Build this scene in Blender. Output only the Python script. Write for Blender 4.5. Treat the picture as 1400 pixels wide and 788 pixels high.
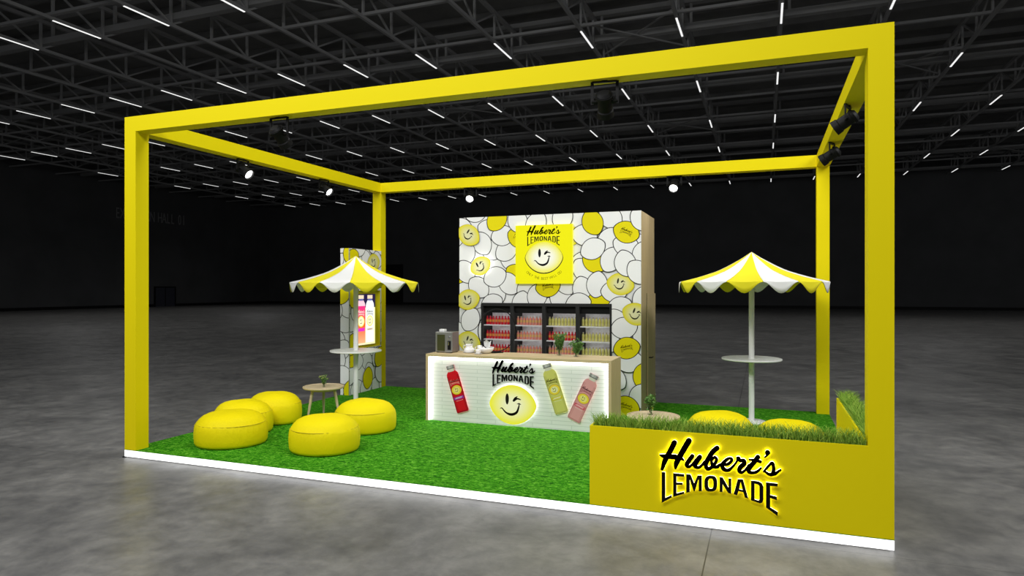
import bpy, bmesh, math, random
from math import sin, cos, pi, radians
from mathutils import Vector, Matrix
from mathutils.geometry import tessellate_polygon

for o in list(bpy.data.objects):
    bpy.data.objects.remove(o)
SC = bpy.context.scene
COL = SC.collection
random.seed(7)

# ------------------------------------------------------------------ camera
CAM_POS = Vector((7.987, -6.484, 2.26))
CAM_YAW = 0.3619
cam_d = bpy.data.cameras.new('camera')
cam_d.sensor_width = 36.0
cam_d.lens = 910.25 * 36.0 / 1400.0
cam_d.clip_start = 0.1
cam_d.clip_end = 400
cam = bpy.data.objects.new('camera', cam_d)
cam.location = CAM_POS
cam.rotation_euler = (pi / 2, 0, CAM_YAW)
COL.objects.link(cam)
SC.camera = cam

# ------------------------------------------------------------------ exposure
SC.view_settings.view_transform = 'Standard'
SC.view_settings.look = 'None'
SC.view_settings.exposure = 0.0
SC.view_settings.gamma = 1.0
SC.view_settings.use_curve_mapping = False

# ------------------------------------------------------------------ world, hall floods and fill spots
w = bpy.data.worlds.new('hall_ambient')
SC.world = w
w.use_nodes = True
bg = w.node_tree.nodes['Background']
bg.inputs['Color'].default_value = (0.92, 0.95, 1.0, 1)
bg.inputs['Strength'].default_value = 0.26

def area_light(name, loc, target, size, size_y, power, color=(1, 1, 1)):
    ld = bpy.data.lights.new(name, 'AREA')
    ld.shape = 'RECTANGLE'
    ld.size = size
    ld.size_y = size_y
    ld.energy = power
    ld.color = color
    ob = bpy.data.objects.new(name, ld)
    ob.location = loc
    ob.rotation_euler = (Vector(target) - Vector(loc)).to_track_quat('-Z', 'Y').to_euler()
    COL.objects.link(ob)
    return ob

# truss-hung hall floodlights above and in front of the booth (outside the frame)
area_light('hall_flood_light', (3.6, -7.5, 9.3), (3.8, 1.0, 2.8), 10, 2.0, 960)
area_light('hall_flood_light', (4.5, 2.5, 12.5), (4.5, 2.6, 0), 6, 5, 440)
area_light('hall_flood_light', (15.0, 1.5, 9.5), (2.5, 3.0, 1.8), 4, 4, 680)
area_light('hall_flood_light', (-6.0, -4.0, 11.0), (4.0, 3.0, 1.5), 4, 4, 330)

# unseen wide fill spots added at truss height to brighten the far floor
for (lx, ly) in ((-42, 30), (-26, 20), (-20, 42), (-4, 26), (-2, 46), (12, 24), (18, 42), (32, 30), (-44, 52), (40, 48)):
    ld = bpy.data.lights.new('floor_fill_spot', 'SPOT')
    ld.energy = 1300; ld.spot_size = radians(150); ld.spot_blend = 1.0; ld.shadow_soft_size = 0.0
    lo = bpy.data.objects.new('floor_fill_spot', ld)
    lo.location = (lx, ly, 13.8)
    COL.objects.link(lo)

# ------------------------------------------------------------------ materials
MATS = {}
def mat(name, color=(0.8, 0.8, 0.8), rough=0.5, metal=0.0, emit=None, estr=0.0, trans=0.0, ior=1.45, spec=None):
    m = bpy.data.materials.new(name)
    m.use_nodes = True
    b = m.node_tree.nodes['Principled BSDF']
    b.inputs['Base Color'].default_value = (*color, 1)
    b.inputs['Roughness'].default_value = rough
    b.inputs['Metallic'].default_value = metal
    b.inputs['IOR'].default_value = ior
    b.inputs['Transmission Weight'].default_value = trans
    if spec is not None:
        b.inputs['Specular IOR Level'].default_value = spec
    if emit:
        b.inputs['Emission Color'].default_value = (*emit, 1)
        b.inputs['Emission Strength'].default_value = estr
    MATS[name] = m
    return m

def nodes(m):
    nt = m.node_tree
    return nt, nt.nodes, nt.links, nt.nodes['Principled BSDF']

def ramp(nt, stops):
    r = nt.nodes.new('ShaderNodeValToRGB')
    e = r.color_ramp.elements
    e[0].position, e[0].color = stops[0][0], (*stops[0][1], 1)
    e[1].position, e[1].color = stops[-1][0], (*stops[-1][1], 1)
    for p, c in stops[1:-1]:
        x = e.new(p)
        x.color = (*c, 1)
    return r

def coords(nt, scale=(1, 1, 1), obj=True):
    tc = nt.nodes.new('ShaderNodeTexCoord')
    mp = nt.nodes.new('ShaderNodeMapping')
    mp.inputs['Scale'].default_value = scale
    nt.links.new(tc.outputs['Object'], mp.inputs['Vector'])
    return mp.outputs['Vector']

def noise(nt, vec, scale, detail=6, rough=0.6, dist=0.0):
    n = nt.nodes.new('ShaderNodeTexNoise')
    n.inputs['Scale'].default_value = scale
    n.inputs['Detail'].default_value = detail
    n.inputs['Roughness'].default_value = rough
    n.inputs['Distortion'].default_value = dist
    nt.links.new(vec, n.inputs['Vector'])
    return n.outputs['Fac']

def bump(nt, hsock, strength, distance, target):
    b = nt.nodes.new('ShaderNodeBump')
    b.inputs['Strength'].default_value = strength
    b.inputs['Distance'].default_value = distance
    nt.links.new(hsock, b.inputs['Height'])
    nt.links.new(b.outputs['Normal'], target.inputs['Normal'])

YEL = (0.80, 0.665, 0.002)
m_yellow = mat('yellow_paint', YEL, 0.6, spec=0.12)
nt, N, Lk, B = nodes(m_yellow)
bump(nt, noise(nt, coords(nt), 300, 3), 0.05, 0.002, B)
m_fascia = mat('white_led_fascia', (0.9, 0.9, 0.9), 0.5, emit=(1, 1, 1), estr=1.3)
m_black = mat('black_metal', (0.006, 0.006, 0.006), 0.55, spec=0.2)
m_blackbox = mat('black_cabinet_laminate', (0.022, 0.022, 0.022), 0.6, spec=0.2)
m_darkinner = mat('dark_grey_panel', (0.028, 0.028, 0.028), 0.7, spec=0.1)
m_white = mat('white_lacquer', (0.78, 0.79, 0.76), 0.35)
m_whitewall = mat('white_laminate', (0.80, 0.80, 0.79), 0.6)
m_steel = mat('brushed_steel', (0.42, 0.42, 0.40), 0.35, 0.85)
m_olive = mat('tinted_machine_window', (0.055, 0.06, 0.02), 0.15)
m_chrome = mat('chrome', (0.7, 0.7, 0.7), 0.15, 1.0)
m_porcelain = mat('white_porcelain', (0.85, 0.84, 0.82), 0.2)
m_glass = mat('clear_glass', (1, 1, 1), 0.02, trans=1.0)
m_water = mat('water', (0.9, 1.0, 0.95), 0.02, trans=1.0, ior=1.33)
m_leaf = mat('green_leaf', (0.10, 0.22, 0.04), 0.5)
m_stem = mat('green_stem', (0.09, 0.20, 0.04), 0.5)
m_bud = mat('pale_flower_bud', (0.45, 0.50, 0.15), 0.6)
m_letter = mat('black_letter_acrylic', (0.004, 0.004, 0.004), 0.7, spec=0.08)
m_halo_y = mat('warm_backlight', (1, 1, 1), 0.5, emit=(1.0, 0.93, 0.6), estr=2.6)
m_halo = mat('white_backlight', (1, 1, 1), 0.5, emit=(1, 1, 0.97), estr=4.0)
m_led = mat('white_led_strip', (1, 1, 1), 0.5, emit=(1, 1, 0.98), estr=6.5)
m_cabinet_glow = mat('cabinet_glow_strip', (1, 1, 1), 0.5, emit=(1, 0.98, 1.0), estr=9.0)
m_lens = mat('lit_lamp_lens', (1, 1, 1), 0.3, emit=(1, 1, 1), estr=6.0)
m_tube = mat('hall_strip_lamp', (1, 1, 1), 0.5, emit=(1, 1, 0.99), estr=0.95)
m_truss = mat('dark_painted_steel', (0.27, 0.27, 0.27), 0.65, spec=0.2)
m_fabric_w = mat('white_canvas', (0.86, 0.86, 0.84), 0.8)
m_fabric_y = mat('yellow_canvas', (0.86, 0.76, 0.01), 0.8)
m_shelf = mat('white_shelf', (0.75, 0.75, 0.75), 0.4)
m_backlit = mat('marbled_white_back', (0.8, 0.8, 0.8), 0.5)
nt, N, Lk, B = nodes(m_backlit)
r_ = ramp(nt, [(0.35, (0.62, 0.61, 0.63)), (0.55, (0.82, 0.82, 0.83))])
Lk.new(noise(nt, coords(nt), 5, 6, 0.6, 1.5), r_.inputs['Fac'])
Lk.new(r_.outputs['Color'], B.inputs['Base Color'])

# concrete hall floor jointed at x = 7.53, thin dark line at y = -0.14
m_floor = mat('polished_concrete', (0.2, 0.2, 0.2), 0.4)
nt, N, Lk, B = nodes(m_floor)
v = coords(nt)
r1 = ramp(nt, [(0.30, (0.095, 0.095, 0.094)), (0.5, (0.150, 0.148, 0.143)), (0.72, (0.225, 0.221, 0.211))])
Lk.new(noise(nt, v, 0.8, 9, 0.66, 0.6), r1.inputs['Fac'])
r2 = ramp(nt, [(0.33, (0.70, 0.70, 0.71)), (0.66, (1.16, 1.15, 1.12))])
Lk.new(noise(nt, v, 4.5, 8, 0.7, 0.3), r2.inputs['Fac'])
mx = N.new('ShaderNodeMix'); mx.data_type = 'RGBA'; mx.blend_type = 'MULTIPLY'
mx.inputs['Factor'].default_value = 1.0
Lk.new(r1.outputs['Color'], mx.inputs['A']); Lk.new(r2.outputs['Color'], mx.inputs['B'])
sep = N.new('ShaderNodeSeparateXYZ'); Lk.new(v, sep.inputs['Vector'])
def line_mask(sock, at, half):
    a = N.new('ShaderNodeMath'); a.operation = 'SUBTRACT'; a.inputs[1].default_value = at
    Lk.new(sock, a.inputs[0])
    b = N.new('ShaderNodeMath'); b.operation = 'ABSOLUTE'; Lk.new(a.outputs[0], b.inputs[0])
    c = N.new('ShaderNodeMath'); c.operation = 'LESS_THAN'; c.inputs[1].default_value = half
    Lk.new(b.outputs[0], c.inputs[0])
    return c.outputs[0]
ja = line_mask(sep.outputs['X'], 7.53, 0.005)
jb = line_mask(sep.outputs['Y'], -0.137, 0.0025)
jm = N.new('ShaderNodeMath'); jm.operation = 'MAXIMUM'; Lk.new(ja, jm.inputs[0]); Lk.new(jb, jm.inputs[1])
mj = N.new('ShaderNodeMix'); mj.data_type = 'RGBA'
Lk.new(jm.outputs[0], mj.inputs['Factor']); Lk.new(mx.outputs['Result'], mj.inputs['A'])
mj.inputs['B'].default_value = (0.03, 0.03, 0.03, 1)
Lk.new(mj.outputs['Result'], B.inputs['Base Color'])
rr = ramp(nt, [(0.3, (0.28, 0.28, 0.28)), (0.7, (0.48, 0.48, 0.48))])
Lk.new(noise(nt, v, 2.2, 6, 0.6), rr.inputs['Fac'])
Lk.new(rr.outputs['Color'], B.inputs['Roughness'])
bump(nt, noise(nt, v, 40, 4), 0.05, 0.003, B)

# turf carpet
m_turf = mat('artificial_turf', (0.05, 0.25, 0.01), 0.9, spec=0.1)
nt, N, Lk, B = nodes(m_turf)
v = coords(nt)
r1 = ramp(nt, [(0.38, (0.006, 0.08, 0.001)), (0.48, (0.032, 0.22, 0.003)), (0.55, (0.075, 0.32, 0.009)), (0.65, (0.20, 0.50, 0.05))])
Lk.new(noise(nt, coords(nt, (1.0, 1.5, 1.0)), 17, 5, 0.78, 0.8), r1.inputs['Fac'])
Lk.new(r1.outputs['Color'], B.inputs['Base Color'])
bump(nt, noise(nt, v, 40, 5, 0.7), 0.7, 0.02, B)

# pouf leatherette
m_pouf = mat('yellow_leatherette', (0.82, 0.68, 0.003), 0.55, spec=0.12)
nt, N, Lk, B = nodes(m_pouf)
bump(nt, noise(nt, coords(nt, (1, 1, 0.5)), 11, 4, 0.6, 0.4), 0.28, 0.03, B)

def wood(name, c1, c2, sc):
    m = mat(name, c1, 0.5)
    nt, N, Lk, B = nodes(m)
    r = ramp(nt, [(0.3, c2), (0.7, c1)])
    Lk.new(noise(nt, coords(nt, sc), 3, 7, 0.65, 0.8), r.inputs['Fac'])
    Lk.new(r.outputs['Color'], B.inputs['Base Color'])
    return m
m_oak = wood('oak_veneer', (0.62, 0.48, 0.27), (0.48, 0.36, 0.19), (6, 6, 0.5))
m_oak_h = wood('oak_worktop', (0.62, 0.49, 0.28), (0.50, 0.38, 0.20), (0.6, 6, 6))
m_ash = wood('light_ash', (0.60, 0.49, 0.31), (0.51, 0.41, 0.25), (2, 9, 2))

# white plank cladding of the bar front
m_plank = mat('white_brick_cladding', (0.7, 0.72, 0.68), 0.6)
nt, N, Lk, B = nodes(m_plank)
tc = N.new('ShaderNodeTexCoord'); sp = N.new('ShaderNodeSeparateXYZ'); cb = N.new('ShaderNodeCombineXYZ')
Lk.new(tc.outputs['Object'], sp.inputs['Vector']); Lk.new(sp.outputs['X'], cb.inputs['X']); Lk.new(sp.outputs['Z'], cb.inputs['Y'])
br = N.new('ShaderNodeTexBrick')
br.inputs['Color1'].default_value = (0.80, 0.81, 0.77, 1)
br.inputs['Color2'].default_value = (0.75, 0.765, 0.725, 1)
br.inputs['Mortar'].default_value = (0.60, 0.63, 0.58, 1)
br.inputs['Scale'].default_value = 1.0
br.inputs['Mortar Size'].default_value = 0.006
br.inputs['Mortar Smooth'].default_value = 0.6
br.inputs['Brick Width'].default_value = 0.62
br.inputs['Row Height'].default_value = 0.060
Lk.new(cb.outputs['Vector'], br.inputs['Vector'])
Lk.new(br.outputs['Color'], B.inputs['Base Color'])
bump(nt, br.outputs['Fac'], -0.3, 0.01, B)

# printed graphics: colour comes from the print's own colour attribute
def print_mat(name, emis=0.0, rough=0.6, base=1.0):
    m = mat(name, (1, 1, 1), rough, spec=0.2)
    nt, N, Lk, B = nodes(m)
    a = N.new('ShaderNodeAttribute'); a.attribute_name = 'Col'
    if base < 1.0:          # backlit film: part of what reaches the eye is its own light
        sc = N.new('ShaderNodeVectorMath'); sc.operation = 'SCALE'; sc.inputs['Scale'].default_value = base
        Lk.new(a.outputs['Color'], sc.inputs[0]); Lk.new(sc.outputs['Vector'], B.inputs['Base Color'])
    else:
        Lk.new(a.outputs['Color'], B.inputs['Base Color'])
    if emis > 0:
        Lk.new(a.outputs['Color'], B.inputs['Emission Color'])
        B.inputs['Emission Strength'].default_value = emis
    return m
m_print = print_mat('printed_graphic')
m_print_lit = print_mat('backlit_print', 0.62, base=0.35)
m_screen = print_mat('screen_image', 1.1, base=0.1)
m_lemon_lit = print_mat('lit_lemon_acrylic', 0.5, base=0.6)
m_grass = print_mat('grass_blades', 0, 0.7)
def hall(name, c1, c2, sc):
    m = mat(name, c1, 0.8)
    nt, N, Lk, B = nodes(m)
    r = ramp(nt, [(0.35, c1), (0.65, c2)])
    Lk.new(noise(nt, coords(nt), sc, 4), r.inputs['Fac'])
    Lk.new(r.outputs['Color'], B.inputs['Base Color'])
    return m
m_hallwall = hall('black_hall_wall', (0.052, 0.053, 0.054), (0.066, 0.067, 0.069), 0.3)
m_deck = hall('dark_roof_deck', (0.13, 0.13, 0.128), (0.18, 0.18, 0.175), 0.4)
m_doorhall = mat('dark_blue_hall_door', (0.03, 0.032, 0.045), 0.5)
m_halltext = mat('grey_wall_lettering', (0.20, 0.20, 0.20), 0.6)

# ------------------------------------------------------------------ mesh helpers
def link(name, me, m, parent=None, loc=None, smooth=False):
    o = bpy.data.objects.new(name, me)
    if m is not None:
        for x in (m if isinstance(m, (list, tuple)) else [m]):
            me.materials.append(x)
    COL.objects.link(o)
    if parent is not None:
        o.parent = parent
    if loc is not None:
        o.location = loc
    if smooth:
        for p in me.polygons:
            p.use_smooth = True
    return o

def obj(name, bm, m, parent=None, loc=None, smooth=False, sharp=None):
    me = bpy.data.meshes.new(name)
    bmesh.ops.recalc_face_normals(bm, faces=bm.faces[:])
    bm.to_mesh(me)
    bm.free()
    o = link(name, me, m, parent, loc, smooth)
    if smooth and sharp:
        me.set_sharp_from_angle(angle=radians(sharp))
    return o

def tag(o, label=None, cat=None, group=None, kind=None):
    if label: o['label'] = label
    if cat: o['category'] = cat
    if group: o['group'] = group
    if kind: o['kind'] = kind
    return o

def thing(name, label, cat, loc=(0, 0, 0), rz=0.0, group=None):
    o = bpy.data.objects.new(name, None)
    o.empty_display_size = 0.1
    o.location = loc
    o.rotation_euler = (0, 0, rz)
    COL.objects.link(o)
    return tag(o, label, cat, group)

def dup(root, loc=None, rz=None, label=None, group=None, rot=None):
    r = root.copy()
    COL.objects.link(r)
    if loc is not None: r.location = loc
    if rz is not None: r.rotation_euler = (0, 0, rz)
    if rot is not None: r.rotation_euler = rot
    if label: r['label'] = label
    if group: r['group'] = group
    for ch in list(root.children):
        c = ch.copy(); COL.objects.link(c); c.parent = r
        for g in list(ch.children):
            e = g.copy(); COL.objects.link(e); e.parent = c
    return r

def box(bm, x0, x1, y0, y1, z0, z1, mi=0):
    vs = [bm.verts.new(p) for p in ((x0, y0, z0), (x1, y0, z0), (x1, y1, z0), (x0, y1, z0),
                                    (x0, y0, z1), (x1, y0, z1), (x1, y1, z1), (x0, y1, z1))]
    for f in ((0, 3, 2, 1), (4, 5, 6, 7), (0, 1, 5, 4), (1, 2, 6, 5), (2, 3, 7, 6), (3, 0, 4, 7)):
        fc = bm.faces.new([vs[i] for i in f]); fc.material_index = mi
    return vs

def boxes(*bs, bevel=0.0):
    bm = bmesh.new()
    for b in bs: box(bm, *b)
    if bevel:
        bmesh.ops.bevel(bm, geom=bm.edges[:], offset=bevel, segments=2, affect='EDGES', profile=0.5)
    return bm

def bar(bm, a, b, wd, hd=None):
    """square bar from a to b"""
    a, b = Vector(a), Vector(b)
    hd = hd or wd
    d = (b - a).normalized()
    up = Vector((0, 0, 1)) if abs(d.z) < 0.95 else Vector((1, 0, 0))
    s = d.cross(up).normalized() * wd / 2
    t = s.cross(d).normalized() * hd / 2
    vs = [bm.verts.new(p + i * s + j * t) for p in (a, b) for i, j in ((-1, -1), (1, -1), (1, 1), (-1, 1))]
    for f in ((0, 1, 2, 3), (7, 6, 5, 4), (0, 4, 5, 1), (1, 5, 6, 2), (2, 6, 7, 3), (3, 7, 4, 0)):
        bm.faces.new([vs[i] for i in f])

def lathe(prof, seg=32, bm=None, cx=0, cy=0, mi=None, zoff=0):
    bm = bm or bmesh.new()
    rings = []
    for r, z in prof:
        if r < 1e-6:
            rings.append([bm.verts.new((cx, cy, z + zoff))])
        else:
            rings.append([bm.verts.new((cx + r * cos(2 * pi * k / seg), cy + r * sin(2 * pi * k / seg), z + zoff)) for k in range(seg)])
    for i in range(len(rings) - 1):
        a, b = rings[i], rings[i + 1]
        for k in range(seg):
            k2 = (k + 1) % seg
            if len(a) == 1 and len(b) == 1: continue
            if len(a) == 1: f = bm.faces.new((a[0], b[k], b[k2]))
            elif len(b) == 1: f = bm.faces.new((a[k], a[k2], b[0]))
            else: f = bm.faces.new((a[k], a[k2], b[k2], b[k]))
            if mi: f.material_index = mi[i]
    return bm

def tube(pts, rad, seg=8, bm=None, closed=False):
    bm = bm or bmesh.new()
    pts = [Vector(p) for p in pts]
    n = len(pts)
    rings = []
    nrm = None
    for i, p in enumerate(pts):
        if closed: d = (pts[(i + 1) % n] - pts[i - 1]).normalized()
        else: d = (pts[min(i + 1, n - 1)] - pts[max(i - 1, 0)]).normalized()
        if nrm is None:
            nrm = d.cross(Vector((0.31, 0.17, 0.94))).normalized()
        else:
            nrm = (nrm - d * nrm.dot(d)).normalized()
        b2 = d.cross(nrm)
        r = rad[i] if isinstance(rad, (list, tuple)) else rad
        rings.append([bm.verts.new(p + r * (cos(2 * pi * k / seg) * nrm + sin(2 * pi * k / seg) * b2)) for k in range(seg)])
    for i in range(n if closed else n - 1):
        a, b = rings[i], rings[(i + 1) % n]
        for k in range(seg):
            bm.faces.new((a[k], a[(k + 1) % seg], b[(k + 1) % seg], b[k]))
    if not closed:
        bm.faces.new(rings[0][::-1]); bm.faces.new(rings[-1])
    return bm

# ------------------------------------------------------------------ flat print helpers
def ellipse(cx, cy, a, b, n=24, rot=0):
    return [(cx + a * cos(t) * cos(rot) - b * sin(t) * sin(rot), cy + a * cos(t) * sin(rot) + b * sin(t) * cos(rot))
            for t in (2 * pi * k / n for k in range(n))]

def lemon_poly(cx, cy, a, rot, n=36, ratio=0.79, p=1.27):
    out = []
    for k in range(n):
        t = 2 * pi * k / n
        x = a * cos(t)
        y = a * ratio * math.copysign(abs(sin(t)) ** p, sin(t))
        out.append((cx + x * cos(rot) - y * sin(rot), cy + x * sin(rot) + y * cos(rot)))
    return out

def catmull(ps, n):
    out = []
    m = len(ps)
    for i in range(m - 1):
        p0, p1, p2, p3 = ps[max(i - 1, 0)], ps[i], ps[i + 1], ps[min(i + 2, m - 1)]
        for k in range(n):
            t = k / n
            out.append(tuple(0.5 * ((2 * b) + (c - a) * t + (2 * a - 5 * b + 4 * c - d) * t * t + (-a + 3 * b - 3 * c + d) * t ** 3)
                             for a, b, c, d in zip(p0, p1, p2, p3)))
    out.append(tuple(ps[-1]))
    return out

def stroke_polys(ps, n=5, seg=12, grow=0.0, bold=1.12):
    """convex pieces of a brush stroke given as (x, y, width)"""
    pts = catmull(ps, n)
    out = []
    for i, (x, y, wd) in enumerate(pts):
        r = max(wd * bold / 2 + grow, 0.001)
        out.append(ellipse(x, y, r, r, seg))
        if i + 1 < len(pts):
            x2, y2, w2 = pts[i + 1]
            r2 = max(w2 * bold / 2 + grow, 0.001)
            dx, dy = x2 - x, y2 - y
            l = math.hypot(dx, dy)
            if l < 1e-6: continue
            nx, ny = -dy / l, dx / l
            out.append([(x + nx * r, y + ny * r), (x - nx * r, y - ny * r), (x2 - nx * r2, y2 - ny * r2), (x2 + nx * r2, y2 + ny * r2)])
    return out

def letter_tris(loops):
    vec = [[Vector((x, y, 0)) for x, y in l] for l in loops]
    flat = [p for l in loops for p in l]
    return [[flat[i] for i in tri] for tri in tessellate_polygon(vec)]

def fix_ccw(poly):
    a = sum(poly[i - 1][0] * poly[i][1] - poly[i][0] * poly[i - 1][1] for i in range(len(poly)))
    return poly if a > 0 else poly[::-1]

def clip(poly, r):
    x0, x1, y0, y1 = r
    for ax, lim, sg in ((0, x0, 1), (0, x1, -1), (1, y0, 1), (1, y1, -1)):
        out = []
        for i in range(len(poly)):
            p, q = poly[i - 1], poly[i]
            dp, dq = sg * (p[ax] - lim), sg * (q[ax] - lim)
            if (dp >= 0) != (dq >= 0):
                t = dp / (dp - dq)
                out.append((p[0] + (q[0] - p[0]) * t, p[1] + (q[1] - p[1]) * t))
            if dq >= 0: out.append(q)
        poly = out
        if len(poly) < 3: return None
    return poly

class Flat:
    """stack of thin printed layers; mapping turns (a, b, depth) into a point"""
    def __init__(self, mapping, rects=None, step=0.00018):
        self.map, self.rects, self.step = mapping, rects, step
        self.v, self.f, self.c, self.layer = [], [], [], 0
    def up(self, n=1): self.layer += n
    def add(self, poly, color, layer=None):
        poly = fix_ccw(poly)
        L = (self.layer if layer is None else layer) * self.step
        pieces = [poly] if not self.rects else [q for q in (clip(poly, r) for r in self.rects) if q]
        for q in pieces:
            i0 = len(self.v)
            for a, b in q:
                self.v.append(self.map(a, b, L))
                self.c.append(color(a, b) if callable(color) else color)
            self.f.append(list(range(i0, i0 + len(q))))
    def build(self, name, m, parent=None):
        me = bpy.data.meshes.new(name)
        me.from_pydata(self.v, [], self.f)
        at = me.color_attributes.new('Col', 'FLOAT_COLOR', 'POINT')
        for i, c in enumerate(self.c): at.data[i].color = (*c, 1)
        return link(name, me, m, parent)

def lerp3(a, b, t):
    t = max(0, min(1, t))
    return tuple(x + (y - x) * t for x, y in zip(a, b))

INK = (0.012, 0.010, 0.010)
P_YEL = (0.80, 0.69, 0.0)
P_WHITE = (0.87, 0.87, 0.86)

def rot_pts(poly, cx, cy, s, rot):
    return [(cx + s * (x * cos(rot) - y * sin(rot)), cy + s * (x * sin(rot) + y * cos(rot))) for x, y in poly]

FACE_EYE = ellipse(-0.23, 0.222, 0.074, 0.222, 20)
FACE_STROKES = [[(.05, .18, .08), (.11, .28, .075), (.20, .365, .03)],
                [(.06, .19, .08), (.20, .275, .06), (.34, .24, .035)],
                [(-.53, -.20, .015), (-.455, -.17, .04), (-.28, -.35, .06), (-.05, -.42, .095), (.17, -.32, .085), (.265, -.08, .055), (.285, .05, .03)],
                [(.19, .045, .015), (.28, .065, .045), (.35, .03, .02)]]

FACE_STROKES = [[(x, y * .93, w_) for x, y, w_ in st] for st in FACE_STROKES]

def face(F, cx, cy, a, rot, color=INK, n=4):
    F.add(rot_pts(FACE_EYE, cx, cy, a, rot), color)
    for st in FACE_STROKES:
        for q in stroke_polys(st, n, 8): F.add(rot_pts(q, cx, cy, a, rot), color)

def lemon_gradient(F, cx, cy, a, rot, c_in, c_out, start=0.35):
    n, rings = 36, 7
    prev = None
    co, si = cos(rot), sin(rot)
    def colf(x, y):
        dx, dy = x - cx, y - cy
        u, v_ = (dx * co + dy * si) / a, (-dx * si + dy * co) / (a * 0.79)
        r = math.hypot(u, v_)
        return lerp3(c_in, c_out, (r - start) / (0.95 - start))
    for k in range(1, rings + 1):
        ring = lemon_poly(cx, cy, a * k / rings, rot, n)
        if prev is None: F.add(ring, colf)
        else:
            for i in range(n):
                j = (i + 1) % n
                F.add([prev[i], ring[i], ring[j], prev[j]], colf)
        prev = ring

def logo(F, cx, cy, s, rot, color=INK, n=2, seg=8):
    """whole two-line logo, s = width of the lower word; (cx, cy) = its middle"""
    for st in STROKES:
        for q in stroke_polys(st, n, seg): F.add(rot_pts([(x, y + 0.0) for x, y in q], cx, cy, s, rot), color)
    for lp in LETTERS:
        for q in letter_tris(lp): F.add(rot_pts(q, cx, cy, s, rot), color)

def map_y(y0): return lambda a, b, dep: (a, y0 - dep, b)
def map_x(x0): return lambda a, b, dep: (x0 + dep, a, b)

def lemons(F, lst, a=0.232, line=0.0078):
    for x, z, ang, k in lst:
        rot = radians(ang)
        F.up(); F.add(lemon_poly(x, z, a + line, rot), INK)
        F.up()
        if k == 'W': F.add(lemon_poly(x, z, a - line, rot), P_WHITE)
        elif k in 'YL': F.add(lemon_poly(x, z, a - line, rot), P_YEL)
        elif k == 'F':
            F.add(lemon_poly(x, z, a + line, rot), (0.62, 0.52, 0.0))
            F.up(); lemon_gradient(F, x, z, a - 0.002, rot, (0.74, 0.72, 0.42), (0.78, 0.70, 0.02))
            F.up(); face(F, x, z, a * 0.92, rot, (0.03, 0.028, 0.01), 3)
        if k == 'L':
            F.up(); logo(F, x, z - 0.0, 0.20, rot, (0.10, 0.07, 0.0))

def prism(bm, poly, mp, d0, d1):
    """extrude a convex 2D piece between depths d0 and d1"""
    poly = fix_ccw(poly)
    a = [bm.verts.new(mp(x, y, d0)) for x, y in poly]
    b = [bm.verts.new(mp(x, y, d1)) for x, y in poly]
    n = len(poly)
    bm.faces.new(a[::-1]); bm.faces.new(b)
    for i in range(n): bm.faces.new((a[i], a[(i + 1) % n], b[(i + 1) % n], b[i]))

def glyph_prisms(ch, mp, d0, d1, cx, cy, s, grow=0.0):
    """one letter: ch is ('s', stroke list) or ('l', loops)"""
    bm = bmesh.new()
    if ch[0] == 's':
        for st in ch[1]:
            for q in stroke_polys(st, 5, 12, grow): prism(bm, rot_pts(q, cx, cy, s, 0), mp, d0, d1)
    else:
        for q in letter_tris(ch[1]): prism(bm, rot_pts(q, cx, cy, s, 0), mp, d0, d1)
    return bm

GLYPHS = None
def raised_logo(parent, mp, cx, cy, s, standoff, thick, halo_mat, halo_grow=0.0):
    groups = [('letter', ('s', STROKES[0:3])), ('letter', ('s', STROKES[3:4])), ('letter', ('s', STROKES[4:5])), ('letter', ('s', STROKES[5:6])),
              ('letter', ('s', STROKES[6:7])), ('letter', ('s', STROKES[7:9])), ('apostrophe', ('s', STROKES[9:10])), ('letter', ('s', STROKES[10:12]))]
    groups += [('letter', ('l', lp)) for lp in LETTERS]
    for nm, g in groups:
        o = obj(nm, glyph_prisms(g, mp, standoff, standoff + thick, cx, cy, s), m_letter, parent)
        if halo_mat:
            if g[0] == 's': hb = glyph_prisms(g, mp, standoff * 0.45, standoff * 0.7, cx, cy, s, halo_grow)
            else: hb = glyph_prisms(g, mp, standoff * 0.45, standoff * 0.7, cx, cy, s)
            obj('backlight', hb, halo_mat, o)

def text_tris(s, size, space=1.0):
    cu = bpy.data.curves.new('txt', 'FONT')
    cu.body = s; cu.size = size; cu.align_x = 'CENTER'; cu.space_character = space
    to = bpy.data.objects.new('txt', cu); COL.objects.link(to)
    dg = bpy.context.evaluated_depsgraph_get()
    me = bpy.data.meshes.new_from_object(to.evaluated_get(dg))
    out = [[(me.vertices[i].co.x, me.vertices[i].co.y) for i in p.vertices] for p in me.polygons]
    bpy.data.objects.remove(to); bpy.data.curves.remove(cu); bpy.data.meshes.remove(me)
    return out


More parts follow.
